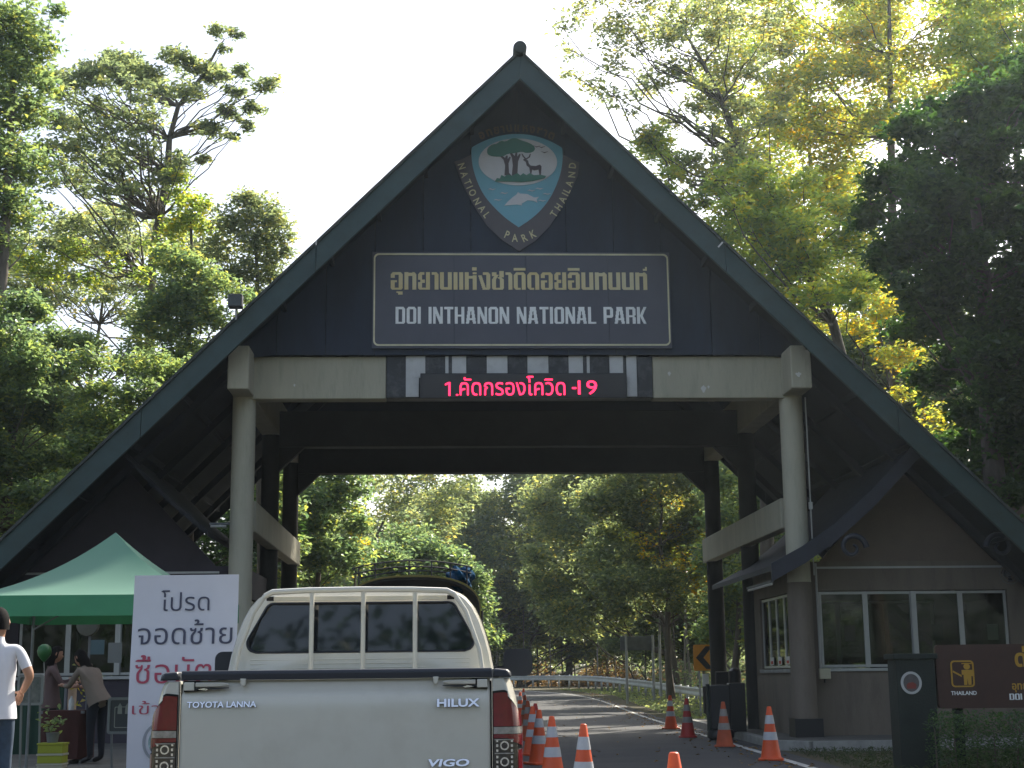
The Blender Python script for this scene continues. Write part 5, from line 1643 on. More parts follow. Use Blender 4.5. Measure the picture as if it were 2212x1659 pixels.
M['photo'] = mat('printed_photo', (0.05, 0.07, 0.06), .5, col2=(.20, .20, .18), scale=9)
M['grey_rim'] = mat('grey_rim', (.22, .23, .22), .5)
board('notice_board', 'pale framed picture board beside the man in the white shirt', 36, 1457, 96, 1524, 20.5, M['grey_rim'], M['photo'])
t, w, z0, z1 = board('notice_board', 'dark framed picture board standing on the ground by the banner', 231, 1506, 300, 1586, 20.0, M['dull_metal'], mat('dark_print', (.03, .035, .045), .5))
mb = MB(); ring_frame(mb, rounded(-w + .09, w - .09, z0 + .08, z1 - .12, .02), rounded(-w + .10, w - .10, z0 + .09, z1 - .13, .015), -.012, -.007); mb.build('print_line', M['grey_rim'], t)
for k in range(3):
    x = -w + .16 + k * .1
    mb = MB(); mb.prism([(x - .03, z0 + .26), (x + .03, z0 + .26), (x + .025, z0 + .36), (x, z0 + .40), (x - .025, z0 + .36)], -.012, -.006); mb.build('print_figure', M['grey_rim'], t)
pa = thing('poster', 'teal paper notice hanging under the round fan', 'poster', (at(205, 24), 24, 0))
q = P(205, 1400, 24); mb = MB(); mb.box(-.13, .13, 0, .01, q.z - .1, q.z + .13); mb.build('sheet', mat('teal_paper', (.07, .12, .13), .7), pa)
pa = thing('poster', 'pale paper notice right of the teal one under the tent', 'poster', (at(246, 24), 24, 0))
q = P(246, 1410, 24); mb = MB(); mb.box(-.11, .11, 0, .01, q.z - .16, q.z + .16); mb.build('sheet', mat('pale_paper', (.17, .18, .17), .7), pa)
bl = thing('balloon', 'glossy green balloon under the tent', 'balloon', P(96, 1410, 21))
mb = MB(); mb.lathe([(0.004, -.13), (.03, -.11), (.085, -.04), (.1, .02), (.085, .08), (.04, .115), (.002, .12)], n=20); mb.build('skin', mat('green_rubber', (.02, .12, .03), .4), bl, smooth=True)
mb = MB(); mb.tube([(0, 0, -.13), (.02, 0, -.4)], .003, 4); mb.build('string', M['white_plastic'], bl)
pb = thing('service_table', 'table under the tent covered by a dark red cloth', 'table', (at(158, 21.9), 21.9, ZI))
mb = MB(); mb.box(-.37, .27, -.3, .3, .70, .74); mb.build('tabletop', M['dull_metal'], pb)
mb = MB(); vs = []
n = 40
for i in range(n):
    a_ = 2 * math.pi * i / n
    cxx, cyy = max(-1, min(1, 1.3 * math.cos(a_))), max(-1, min(1, 1.3 * math.sin(a_)))
    vs.append((cxx, cyy))
rings = [[(-.05 + x * (.33 + .02 * math.sin(i * 2.3) * s), y * (.31 + .02 * math.sin(i * 1.7) * s), .745 - .68 * s) for i, (x, y) in enumerate(vs)] for s in (0, .3, .6, 1)]
mb.loft(rings, True, False); mb.add(rings[0], [tuple(range(n))]); mb.build('cloth', mat('red_cloth', (.055, .014, .012), .85, var=.2), pb, smooth=True)
for sx in (-.33, .23):
    for sy in (-.25, .25):
        mb = MB(); mb.cyl((sx, sy, 0), (sx, sy, .7), .02, 8); mb.build('leg', M['dull_metal'], pb)
wb = thing('water_bottle', 'small white bottle standing on the red cloth table', 'bottle', (at(157, 21.8), 21.8, ZI + .747))
mb = MB(); mb.lathe([(.04, 0), (.04, .14), (.015, .17), (.015, .2)], n=14); mb.build('bottle_body', M['white_plastic'], wb, smooth=True)
pp = thing('white_post', 'slim post in a painted sunlit colour with a yellow leafed vine behind the red table', 'post', (at(158, 22.6), 22.6, ZI))
mb = MB(); mb.cyl((0, 0, 0), (0, 0, P(158, 1462, 22.6).z - ZI), .065, 14); mb.build('shaft', mat('sun_painted_post', (.70, .52, .38), .8, var=.2), pp, smooth=True)  # warm pale colour paints sunlight onto a post standing in shade
C = RNG.normal(size=(26, 3)) * np.array([.08, .04, .16]) + np.array([.13, -.05, 1.15])
me = leaf_mesh('vine_leaves', C, RNG.uniform(.06, .12, 26), LM['gold'], RNG.uniform(.3, .8, 26)); o = bpy.data.objects.new('vine_leaves', me); COL.objects.link(o); o.parent = pp
o['kind'] = 'stuff'
M['lime'] = mat('lime_crate', (.30, .32, .02), .6)
M['cream_crate'] = mat('cream_crate', (.45, .42, .33), .6)
z = ZI
for k, (m, h, lab) in enumerate(((M['cream_crate'], .07, 'flat cream box at the bottom of the crate stack under the tent'), (M['lime'], .13, 'lime crate in the middle of the crate stack under the tent'), (M['lime'], .14, 'lime crate on top of the crate stack under the tent'))):
    c = thing('crate', lab, 'crate', (at(122, 20.6), 20.6, z + .001), 0, 'stacked crates under the tent')
    mb = MB(); mb.box(-.17, .17, -.13, .13, 0, h - .03); mb.build('tub', m, c, bevel=.008)
    mb = MB(); mb.box(-.18, .18, -.14, .14, h - .028, h - .002); mb.build('rim', M['cream_crate'] if k == 1 else m, c, bevel=.005)
    z += h
pot = thing('potted_plant', 'small green plant standing on the lime crates', 'plant', (at(120, 20.6), 20.6, z + .002))
mb = MB(); mb.lathe([(.07, 0), (.09, .12), (.095, .13)], n=16); mb.build('pot', M['dull_metal'], pot, smooth=True)
C = RNG.normal(size=(60, 3)) * np.array([.09, .07, .09]) + np.array([0, 0, .26])
me = leaf_mesh('foliage', C, RNG.uniform(.06, .12, 60), LM['mid'], RNG.uniform(.2, .8, 60)); o = bpy.data.objects.new('foliage', me); COL.objects.link(o); o.parent = pot
gc = thing('green_screen', 'dark green cloth screen behind the man in white', 'screen', (at(40, 23.5), 23.5, ZI))
mb = MB(); vs = []; fs = []
for i in range(31):
    x = -.75 + i * .05
    for zz in (0.05, 1.1):
        vs.append((x, .03 * math.sin(i * 1.3), zz))
for i in range(30):
    fs.append((2 * i, 2 * i + 2, 2 * i + 3, 2 * i + 1))
mb.add(vs, fs); mb.build('cloth', mat('green_cloth', (.02, .055, .035), .9, var=.15), gc, smooth=True)
for x in (-.75, .75):
    mb = MB(); mb.cyl((x, 0, 0), (x, 0, 1.15), .02, 8); mb.build('pole', M['dull_metal'], gc)
# ------------------------------------------------------------------ pickup truck
M['paint'] = mat('white_car_paint', (0.64, 0.62, 0.54), 0.32, spec=0.5, var=0.03, scale=2, coat=0.6, dirt=(0.42, 0.38, 0.30), dscale=2.2, damt=0.35)
M['trim'] = mat('black_trim', (0.022, 0.026, 0.036), 0.42)
M['gap'] = mat('panel_gap', (0.008, 0.008, 0.008), 0.9)
M['chrome'] = mat('chrome', (0.9, 0.9, 0.9), 0.18, 1.0)
M['tyre'] = mat('tyre', (0.02, 0.02, 0.02), 0.9, bump=.2)
M['tint'] = mat('tinted_glass', (0.006, 0.009, 0.014), 0.03, spec=0.6, coat=0.0)
M['lamp_red'] = mat('lamp_red', (0.17, 0.004, 0.014), 0.12, spec=0.6, coat=0.7, var=.3, scale=14)
M['lamp_clear'] = mat('lamp_clear', (0.36, 0.35, 0.33), 0.15, 0.3, coat=0.7, var=.35, scale=30)
M['lamp_dark'] = mat('lamp_smoked', (0.07, 0.065, 0.06), 0.15, 0.4, coat=0.7, var=.5, scale=40)
TRZ = 0.035
truck = thing('pickup_truck', 'white pickup truck with tinted rear window waiting right ahead, seen from behind', 'pickup', (-0.834, 7.0, Z0), TRZ)
# heights below are measured from the world ground, so take the road level off
def tb(mb, nm, m, **k):
    par = k.pop('parent', truck)
    mb.v = [(x, y, z - Z0) for x, y, z in mb.v]
    return mb.build(nm, m, par, **k)
def side_prof(y):
    e = 0.035 * max(0, 1 - y / 0.14) ** 2
    e2 = 0.0
    return [(0.818 - e, .50), (0.850 - e, .62), (0.862 - e, .85), (0.864 - e, 1.02), (0.857 - e, 1.15), (0.842 - e, 1.25), (0.825 - e, 1.315), (0.810 - e, 1.343)]
for s in (-1, 1):
    rings = []
    for y in (0.0, 0.03, 0.07, 0.14, 0.3, 0.8, 1.2, 1.56):
        p_ = side_prof(y)
        rings.append([(s * x, y, z) for x, z in p_] + [(s * 0.728, y, 1.343), (s * 0.728, y, .50)])
    mb = MB(); mb.loft(rings); tb(mb, 'bed_side', M['paint'], smooth=True, angle=30, bevel=.006)
    # rail cap
    mb = MB(); mb.loft([[(s * .728, y, 1.346), (s * .818, y, 1.346), (s * (.816 if y > 0 else .80), y, 1.368), (s * .80, y, 1.383 if y > 0 else 1.379), (s * .735, y, 1.388 if y > 0 else 1.384)] for y in (-.012, 0.02, .8, 1.5)])
    tb(mb, 'rail_cap', M['trim'], bevel=.008, smooth=True, angle=30)
    # tail lamp following the rounded corner
    def cont(q):     # q 0..1 round the corner -> x, y
        if q < .62:
            x = .727 + (q / .62) * .088; y = -.010 + .004 * (q / .62) ** 3
        else:
            a_ = (q - .62) / .38
            x = .815 + .054 * math.sin(a_ * math.pi / 2) ; y = -.006 + .17 * (1 - math.cos(a_ * math.pi / 2)) ** 1.0
        return x, y
    def ztop(q): return 1.272 + .006 * math.sin(min(q, .5) * 3.14) - .17 * max(0, (q - .36) / .64) ** 2.0
    def xs_(x, z): return x - .016 * max(0, (z - 1.05) / .2) ** 2 * (1 if x > .8 else 0) - (.02 * max(0, (.75 - z) / .2) if x > .8 else 0)
    def lens(nm, z0f, z1f, m, push=0.0, q0=0, q1=1, parent=None):
        k = 20; vs = []; fs = []
        rows = 5
        for j in range(rows + 1):
            for i in range(k + 1):
                q = q0 + (q1 - q0) * i / k
                x, y = cont(q)
                za, zb = z0f(q), z1f(q)
                z = za + (zb - za) * j / rows
                vs.append((s * (xs_(x, z) + push * (1 if q > .7 else 0)), y - push, z))
        for j in range(rows):
            for i in range(k):
                a_ = j * (k + 1) + i; fs.append((a_, a_ + 1, a_ + k + 2, a_ + k + 1))
        mb = MB(); mb.add(vs, fs)
        # give it a back so it is a solid lens
        nb = len(vs)
        mb.add([(x - s * .0, y + .03, z) for x, y, z in vs], [tuple(reversed(f)) for f in fs])
        return tb(mb, nm, m, smooth=True, parent=parent or truck)
    mb = MB(); vs = [];
    # dark surround
    lamp = lens('tail_lamp', lambda q: .70, lambda q: ztop(q) + .010, M['gap'], -.001)
    lens('red_lens', lambda q: 1.122, ztop, M['lamp_red'], .004, .03, .985, lamp)
    lens('clear_band', lambda q: 1.088, lambda q: 1.119, M['lamp_clear'], .004, .03, .985, lamp)
    lens('red_band', lambda q: 1.068 - .05 * max(0, (q - .5) / .5), lambda q: 1.086, M['lamp_red'], .004, .03, .985, lamp)
    lens('smoked_lens', lambda q: .78, lambda q: 1.065 - .05 * max(0, (q - .5) / .5), M['lamp_dark'], .003, .03, .74, lamp)
    lens('red_edge', lambda q: .76, lambda q: 1.015, M['lamp_red'], .004, .745, .985, lamp)
    for zc in (1.035, .962, .889):
        mb = MB(); k = 24
        ang = np.linspace(0, 2 * math.pi, k, endpoint=False)
        cxl = s * .781
        ring_frame(mb, [(cxl + .021 * math.cos(a), zc + .021 * math.sin(a)) for a in ang], [(cxl + .014 * math.cos(a), zc + .014 * math.sin(a)) for a in ang], -.018, -.013)
        tb(mb, 'reflector_ring', M['chrome'], parent=lamp)
        mb = MB(); mb.prism([(cxl + .0138 * math.cos(a), zc + .0138 * math.sin(a)) for a in ang], -.0155, -.013); tb(mb, 'bulb', M['lamp_dark'], parent=lamp)
        for dx in (-.034, .034):
            for dz in (-.022, .022, 0):
                mb = MB(); mb.box(cxl + dx - .005, cxl + dx + .005, -.0175, -.013, zc + dz - .006, zc + dz + .006); tb(mb, 'facet', M['chrome'], parent=lamp)
    for zc in (1.062, 1.000, .926):
        mb = MB(); mb.box(min(s * .735, s * .825), max(s * .735, s * .825), -.0178, -.013, zc - .0025, zc + .0025); tb(mb, 'lamp_strip', M['lamp_clear'], parent=lamp)
# dark backing and floor of the bed, front wall
mb = MB(); mb.box(-.724, .724, .03, .05, .52, 1.33); tb(mb, 'gap_backing', M['gap'])
mb = MB(); mb.box(-.72, .72, .05, 1.54, .78, .80); tb(mb, 'bed_floor', M['paint'])
mb = MB(); mb.box(-.80, .80, 1.50, 1.54, .80, 1.38); tb(mb, 'bed_front', M['paint'], bevel=.006)
# tailgate
tp = [(0.024, 1.345), (0.020, 1.318), (0.012, 1.292), (-0.004, 1.277), (-0.010, 1.262), (-0.0125, 1.20), (-0.0115, 1.08), (-0.009, .95), (-.004, .80), (.004, .66), (.02, .60)]
rings = []
for x in (-.7165, -.712, -.70, -.35, 0, .35, .70, .712, .7165):
    e = 0.012 if abs(x) > .715 else (0.004 if abs(x) > .711 else 0)
    rings.append([(x, y + e, z) for y, z in tp] + [(x, .03, .60), (x, .03, 1.345)])
mb = MB(); mb.loft(rings)
tg = tb(mb, 'tailgate', M['paint'], smooth=True, angle=50)
mb = MB(); mb.loft([[(x, -.014, 1.346), (x, -.016, 1.376), (x, -.008, 1.389), (x, .06, 1.390), (x, .06, 1.346)] for x in (-.716, .726)]); tb(mb, 'tailgate_cap', M['trim'], bevel=.004)
for s in (-1, 1):
    mb = MB(); mb.prism([(s * .705, 1.343), (s * .635, 1.343), (s * .615, 1.335), (s * .60, 1.325), (s * .615, 1.305), (s * .64, 1.297), (s * .705, 1.293)], -.004, .014); tb(mb, 'latch_recess', M['gap'], parent=tg)
    mb = MB(); mb.box(min(s * .655, s * .704), max(s * .655, s * .704), -.016, -.005, 1.300, 1.338); tb(mb, 'latch', M['paint'], parent=tg, bevel=.004)
    mb = MB(); mb.loft([[(s * x, -.010, 1.314 + dz), (s * x, -.024 + e, 1.318 + dz), (s * x, -.026 + e, 1.332 - dz), (s * x, -.010, 1.337 - dz)] for x, e, dz in ((.648, 0, 0), (.60, 0, 0), (.53, .002, .001), (.505, .008, .004), (.497, .013, .008))]); tb(mb, 'pull_handle', M['paint'], parent=tg, smooth=True)
    mb = MB(); mb.prism([(s * .655, 1.3135), (s * .495, 1.3125), (s * .495, 1.309), (s * .56, 1.304), (s * .655, 1.306)], -.0125, -.0045); tb(mb, 'handle_shadow', M['trim'], parent=tg)  # dark wedge painting the shadow under the pull handle
    mb = MB(); mb.prism([(s * .640, 1.305), (s * .612, 1.311), (s * .59, 1.306), (s * .60, 1.300)], -.014, -.0045); tb(mb, 'latch_pin', M['chrome'], parent=tg)
    xt = -.43 if s < 0 else .463
    mb = MB(); mb.prism([(xt - .014, 1.352), (xt + .014, 1.352), (xt + .010, 1.325), (xt + .004, 1.318), (xt - .004, 1.318), (xt - .010, 1.325)], -.022, .01); tb(mb, 'gate_tab', M['paint'], parent=tg, bevel=.003)
mb = MB(); text_mb(mb, 'TOYOTA LANNA', -.685, -.366, 1.222, 1.250, -.0118, bold=.02, thick=.014, lean=.7); tb(mb, 'badge', M['chrome'], parent=tg)
mb = MB(); text_mb(mb, 'HILUX', .469, .667, 1.213, 1.250, -.0118, bold=.03, thick=.020, lean=.7); tb(mb, 'badge', M['chrome'], parent=tg)
mb = MB(); text_mb(mb, 'VIGO', .42, .614, .945, .978, -.0088, bold=.03, thick=.018, slant=.25, lean=.7); tb(mb, 'badge', M['chrome'], parent=tg)
mb = MB(); mb.prism([(.434, .932), (.500, .932), (.494, .905), (.428, .905)], -.013, -.007); mb.prism([(.510, .932), (.582, .932), (.576, .905), (.504, .905)], -.013, -.007); tb(mb, 'badge_plate', M['lamp_dark'], parent=tg)
# bumper, wheels, underside
mb = MB(); mb.loft([[(x, -.10 + c, .62), (x, -.13 + c, .50), (x, -.12 + c, .40), (x, .05, .38), (x, .05, .62)] for x, c in ((-.88, .12), (-.80, .02), (-.3, 0), (.3, 0), (.80, .02), (.88, .12))]); tb(mb, 'rear_bumper', M['chrome'], smooth=True, bevel=.01)
mb = MB(); mb.box(-.26, .26, -.145, -.131, .44, .56); tb(mb, 'number_plate', M['white_plastic'])
mb = MB(); mb.box(-.7, .7, .06, 5.0, .40, .60); tb(mb, 'chassis', M['black'])
for y in (.98, 4.28):
    for s in (-1, 1):
        w = thing('wheel', None, None); w.parent = truck; w.location = (s * .735, y, .365)
        mb = MB(); pr = [(.20, -.12), (.33, -.125), (.36, -.10), (.365, 0), (.36, .10), (.33, .125), (.20, .12)]
        mb.lathe(pr, n=28); mb.v = [(z, x, y_) for x, y_, z in mb.v]; mb.build('tyre', M['tyre'], w, smooth=True)
        mb = MB(); mb.lathe([(.21, -.10), (.21, .10)], n=20); mb.v = [(z, x, y_) for x, y_, z in mb.v]; mb.build('rim', M['metal'], w, smooth=True)
# lower body from the cab forward
def body_ring(y, hw_, z0, z1, r=.06):
    return [(-hw_ + .03, y, z0), (-hw_, y, z0 + .15), (-hw_ - .0, y, z1 - .12), (-hw_ + .05, y, z1), (hw_ - .05, y, z1), (hw_, y, z1 - .12), (hw_, y, z0 + .15), (hw_ - .03, y, z0)]
mb = MB(); mb.loft([body_ring(1.60, .86, .45, 1.16), body_ring(1.64, .875, .42, 1.17), body_ring(2.6, .88, .42, 1.17), body_ring(3.7, .88, .42, 1.16), body_ring(4.3, .875, .50, 1.14), body_ring(4.9, .84, .5, 1.05), body_ring(5.1, .74, .5, .98)])
tb(mb, 'lower_body', M['paint'], smooth=True, bevel=.01, angle=35)
# cab: rear panel with window opening, then the shell forward
ZC = .982
half = [(.768, 1.165), (.770, 1.30), (.765, 1.40), (.748, 1.50), (.722, 1.60), (.688, 1.70), (.650, 1.775), (.610, 1.825), (.565, 1.856), (.50, 1.872), (.40, 1.879), (.25, 1.884), (.12, 1.887), (0, 1.888)]
half = [(x, 1.165 + (z - 1.165) * .972) for x, z in half]
outl = [(x, z) for x, z in half] + [(-x, z) for x, z in reversed(half[:-1])]
def resample(pts, n, closed=True):
    pts = [Vector(p) for p in pts]
    if closed: pts = pts + [pts[0]]
    d = [0]
    for a, b in zip(pts, pts[1:]): d.append(d[-1] + (b - a).length)
    out = []
    for i in range(n):
        t = d[-1] * i / n
        j = max(k for k in range(len(d) - 1) if d[k] <= t + 1e-9)
        f = (t - d[j]) / max(1e-9, d[j + 1] - d[j])
        out.append(tuple(pts[j].lerp(pts[j + 1], f)))
    return out
def win_pts(gx, gz):
    """rounded trapezoid window"""
    p = []
    bz, tz, bw, tw_ = 1.492 - gz, 1.785 + gz, .660 + gx, .565 + gx
    r = .06
    def arc(cx_, cz_, a0, a1, k=6):
        return [(cx_ + r * math.cos(math.radians(a0 + (a1 - a0) * i / k)), cz_ + r * math.sin(math.radians(a0 + (a1 - a0) * i / k))) for i in range(k + 1)]
    p += arc(bw - r, bz + r, -90, 18)
    p += arc(tw_ - r, tz - r, 18, 90)
    p += arc(-(tw_ - r), tz - r, 90, 162)
    p += arc(-(bw - r), bz + r, 162, 270)
    return p
# match points by angle round the window centre
Nw = 260
def by_angle(pts, cx_, cz_):
    q = resample(pts, 3000)
    res = []
    for i in range(Nw):
        a_ = 2 * math.pi * i / Nw
        best = min(q, key=lambda p: abs((math.atan2(p[1] - cz_, p[0] - cx_) - a_ + math.pi) % (2 * math.pi) - math.pi))
        res.append(best)
    return res
oa, wa = by_angle(outl, 0, 1.58), by_angle(win_pts(0, 0), 0, 1.58)
wa2 = by_angle(win_pts(-.012, -.012), 0, 1.58)
yc = 1.62
def tilt_y(z): return yc + max(0, (z - 1.3)) * .10
ra = [(x * .985, tilt_y(z) , 1.165 + (z - 1.165) * .985) for x, z in oa]
rbg = [(x * 1.0, tilt_y(z) + .05, z) for x, z in oa]
rw = [(x, tilt_y(z) - .004, z) for x, z in wa]
rw2 = [(x, tilt_y(z) + .016, z) for x, z in wa]
mid_ = [((a[0] * .5 + b[0] * .5), min(a[1], b[1]) + .0, (a[2] * .5 + b[2] * .5)) for a, b in zip(ra, rw)]
fwd = [[(x * sc, tilt_y(z) + dy, 1.165 + (z - 1.165) * zs) for x, z in oa] for dy, sc, zs in ((.10, 1.006, 1.004), (.6, 1.01, 1.01), (1.0, 1.0, 1.0), (1.15, .98, .96))]
ws = [(x * .99, 3.75 - (z - 1.165) * .9, 1.165 + (z - 1.165) * .02) for x, z in oa]
mb = MB(); mb.loft([rw2, rw, mid_, ra, rbg] + fwd + [ws], True, False)
cab = tb(mb, 'cab', M['paint'], smooth=True, angle=48)
gk = MB(); gk.loft([[(x, tilt_y(z) - .007, z) for x, z in wa], [(x, tilt_y(z) - .009, z) for x, z in by_angle(win_pts(-.006, -.006), 0, 1.58)], [(x, tilt_y(z) + .012, z) for x, z in wa2]], True, False)
tb(gk, 'window_seal', M['trim'], parent=cab, smooth=True)
gl_ = MB(); gl_.add([(x, tilt_y(z) + .010, z) for x, z in wa], [tuple(range(Nw))]); tb(gl_, 'rear_window', M['tint'], parent=cab)
mb = MB(); mb.add([(-.6, 2.78, 1.86), (.6, 2.78, 1.86), (.72, 3.68, 1.2), (-.72, 3.68, 1.2)], [(0, 1, 2, 3)]); mb.v = [(x, y + .05, z + .03) for x, y, z in mb.v]; tb(mb, 'windscreen', M['tint'])
for s in (-1, 1):
    for y0_, y1_ in ((1.85, 2.25), (2.32, 3.1)):
        sw = [(x * 1.012 + .006, z) for x, z in half if 1.28 < z < 1.80]
        mb = MB(); mb.add([(s * x, y0_ + tilt_y(z) - yc, z) for x, z in sw] + [(s * x, y1_ - .25 * (z - 1.28) * (y1_ > 3), z) for x, z in sw], [(i, i + 1, len(sw) + i + 1, len(sw) + i) for i in range(len(sw) - 1)]); tb(mb, 'side_window', M['tint'], smooth=True)
    mb = MB(); mb.loft([[(s * x, 2.98 + c, z) for x, z in rounded(.86 + c * .3, 1.055 - c * .3, 1.35 + c * .3, 1.53 - c * .3, .05)] for c in (0, .05, .09)]); tb(mb, 'wing_mirror', M['trim'], smooth=True, angle=50)
    mb = MB(); mb.bar((s * .74, 3.05, 1.38), (s * .9, 3.03, 1.40), .05, .05); tb(mb, 'mirror_arm', M['trim'])
# ribs pressed into the panel under the window, top rail, headboard bars
for z in (1.408, 1.432, 1.456):
    mb = MB(); mb.bar((-.63, tilt_y(z) - .002, z), (.63, tilt_y(z) - .002, z), .008, .006); tb(mb, 'pressed_rib', M['paint'], bevel=.002)
hb = MB(); hb.tube([(-.545, 1.545, 1.815), (-.50, 1.54, 1.838), (-.30, 1.535, 1.846), (0, 1.535, 1.849), (.30, 1.535, 1.846), (.50, 1.54, 1.838), (.545, 1.545, 1.815)], .0165, 8)
tb(hb, 'headboard_rail', M['paint'], smooth=True)
hb = MB(); hb.bar((-.50, 1.60, 1.803), (.50, 1.60, 1.803), .02, .028); tb(hb, 'headboard_rail', M['paint'], bevel=.004)
for x in (-.52, .52):
    mb = MB(); mb.box(x - .022, x + .022, 1.60, 1.63, 1.792, 1.815); tb(mb, 'rail_end_gap', M['gap'])  # black block filling in for the dark gap at each rail end
for x in (-.274, .02, .317):
    mb = MB(); mb.tube([(x, 1.53, 1.36), (x, 1.53, 1.45), (x, 1.54, 1.838)], .0135, 8); tb(mb, 'headboard_bar', M['paint'], smooth=True)
for x in (-.64, .64):
    mb = MB(); mb.tube([(x * 1.1, 1.52, 1.36), (x * 1.07, 1.53, 1.50), (x * .95, 1.54, 1.72), (x * .852, 1.545, 1.815)], .0135, 8); tb(mb, 'headboard_bar', M['paint'], smooth=True)

# ------------------------------------------------------------------ songthaew ahead
sg = thing('songthaew', 'passenger pickup with arched canopy, yellow edging and roof rack ahead of the white truck', 'songthaew', (-1.34, 19.5, 0), 0.04)
M['sg_yellow'] = mat('yellow_trim', (.16, .13, .02), .5)
M['sg_body'] = mat('dark_blue_body', (.03, .05, .10), .35, coat=.4)
M['sg_roof'] = mat('dark_canopy', (.02, .02, .022), .7)
M['blue_tarp'] = mat('blue_tarp', (.006, .05, .11), .95, spec=.1, var=.3, scale=6)
def arch(hw_, zc, zs_, z0, k=20):
    pts = [(hw_, z0)]
    for i in range(k + 1):
        a_ = math.pi * i / k
        c_ = math.cos(a_); s_ = math.sin(a_)
        pts.append((hw_ * (abs(c_) ** .75) * (1 if c_ > 0 else -1), zs_ + (zc - zs_) * s_ ** .9))
    pts.append((-hw_, z0))
    return pts
o1, i1 = arch(.895, 2.66, 2.23, 2.05), arch(.87, 2.615, 2.20, 2.05)
mb = MB(); ring_frame(mb, o1, i1, 0.03, 2.6); mb.build('canopy', M['sg_roof'], sg, smooth=True, angle=40)
o2, i2 = arch(.90, 2.668, 2.24, 2.04), arch(.885, 2.645, 2.225, 2.04)
mb = MB(); ring_frame(mb, o2, i2, -.02, 0.029); mb.build('canopy_trim', M['sg_yellow'], sg, smooth=True, angle=40)
for s in (-1, 1):
    for y in (.05, 1.3, 2.5):
        mb = MB(); mb.tube([(s * .90, y, 1.25), (s * .91, y, 2.2)], .022, 8); mb.build('canopy_post', M['sg_roof'], sg)
    mb = MB(); mb.box(s * .88 - .03, s * .88 + .03, 0, 2.55, .62, 1.28); mb.build('bed_side', M['sg_body'], sg, bevel=.02)
    mb = MB(); mb.box(min(s * .5, s * .85), max(s * .5, s * .85), .1, 2.5, .95, 1.02); mb.build('bench', M['sg_roof'], sg)
    for y in (.9, 3.9):
        mb = MB(); mb.lathe([(.05, -.1), (.33, -.1), (.35, 0), (.33, .1), (.05, .1)], n=24); mb.v = [(z + s * .76, x + y, yy + .40) for x, yy, z in mb.v]; mb.build('wheel', M['tyre'], sg, smooth=True)
mb = MB(); mb.box(-.85, .85, 0, 2.55, .55, .62); mb.build('bed_floor', M['sg_roof'], sg)
mb = MB(); mb.box(-.6, .6, -.35, -.05, .42, .46); mb.build('rear_step', M['dull_metal'], sg)
mb = MB(); mb.loft([[(-.84, y, .5), (-.88, y, .9), (-.86, y, 1.15), (-w_, y, zt2), (w_, y, zt2), (.86, y, 1.15), (.88, y, .9), (.84, y, .5)] for y, w_, zt2 in ((2.6, .66, 1.82), (3.3, .66, 1.84), (3.55, .64, 1.78), (4.1, .80, 1.18), (4.9, .76, 1.05), (5.05, .7, .95))]); mb.build('cab', M['sg_body'], sg, bevel=.02)
# rack
for z_ in (2.80, 2.88):
    for y in (.25, 2.2):
        mb = MB(); mb.tube([(x, y, z_ - .10 * (abs(x) / .8) ** 2) for x in np.linspace(-.80, .78, 12)], .011, 6); mb.build('rack_rail', M['sg_roof'], sg)
for x in (-.80, .78):
    mb = MB(); mb.tube([(x, .25, 2.78), (x, 2.2, 2.78)], .012, 6); mb.build('rack_rail', M['sg_roof'], sg)
for x in (-.72, -.5, -.05, .25, .5, .72):
    mb = MB(); mb.tube([(x, .25, 2.50 + .14 * (1 - abs(x))), (x, .25, 2.87 - .10 * (abs(x) / .8) ** 2)], .010, 6); mb.build('rack_post', M['sg_roof'], sg)
tp_ = thing('tarpaulin', 'crumpled blue tarpaulin bundle on the songthaew roof rack', 'tarpaulin', (-1.34 - .1 + .70, 20.3, 2.66), .04)
bm = bmesh.new(); bmesh.ops.create_icosphere(bm, subdivisions=4, radius=1)
for v in bm.verts:
    n_ = .16 * math.sin(v.co.x * 7 + v.co.z * 5) + .12 * math.sin(v.co.y * 11 + v.co.x * 4)
    v.co = Vector((v.co.x * .17, v.co.y * .50, v.co.z * .16)) * (1 + n_)
me = bpy.data.meshes.new('bundle'); bm.to_mesh(me); bm.free(); me.materials.append(M['blue_tarp'])
o = bpy.data.objects.new('bundle', me); COL.objects.link(o); o.parent = tp_

# ------------------------------------------------------------------ people
M['skin'] = mat('skin', (.36, .19, .12), .55)
M['hair'] = mat('hair', (.006, .005, .005), .85, spec=.15, bump=.3, bscale=80, stretch=(3, 3, .4))
def skin_chain(joints, edges, radii, root):
    bm = bmesh.new()
    lay = bm.verts.layers.skin.verify()
    vs = [bm.verts.new(j) for j in joints]
    for a, b in edges: bm.edges.new((vs[a], vs[b]))
    for i, v in enumerate(vs):
        v[lay].radius = (radii[i], radii[i])
        v[lay].use_root = (i == root)
    me = bpy.data.meshes.new('b'); bm.to_mesh(me); bm.free()
    o = bpy.data.objects.new('b', me); COL.objects.link(o)
    sk = o.modifiers.new('s', 'SKIN'); sk.use_smooth_shade = True
    ss = o.modifiers.new('u', 'SUBSURF'); ss.levels = 2; ss.render_levels = 2
    dg = bpy.context.evaluated_depsgraph_get()
    out = bpy.data.meshes.new_from_object(o.evaluated_get(dg))
    bpy.data.objects.remove(o); bpy.data.meshes.remove(me)
    return out
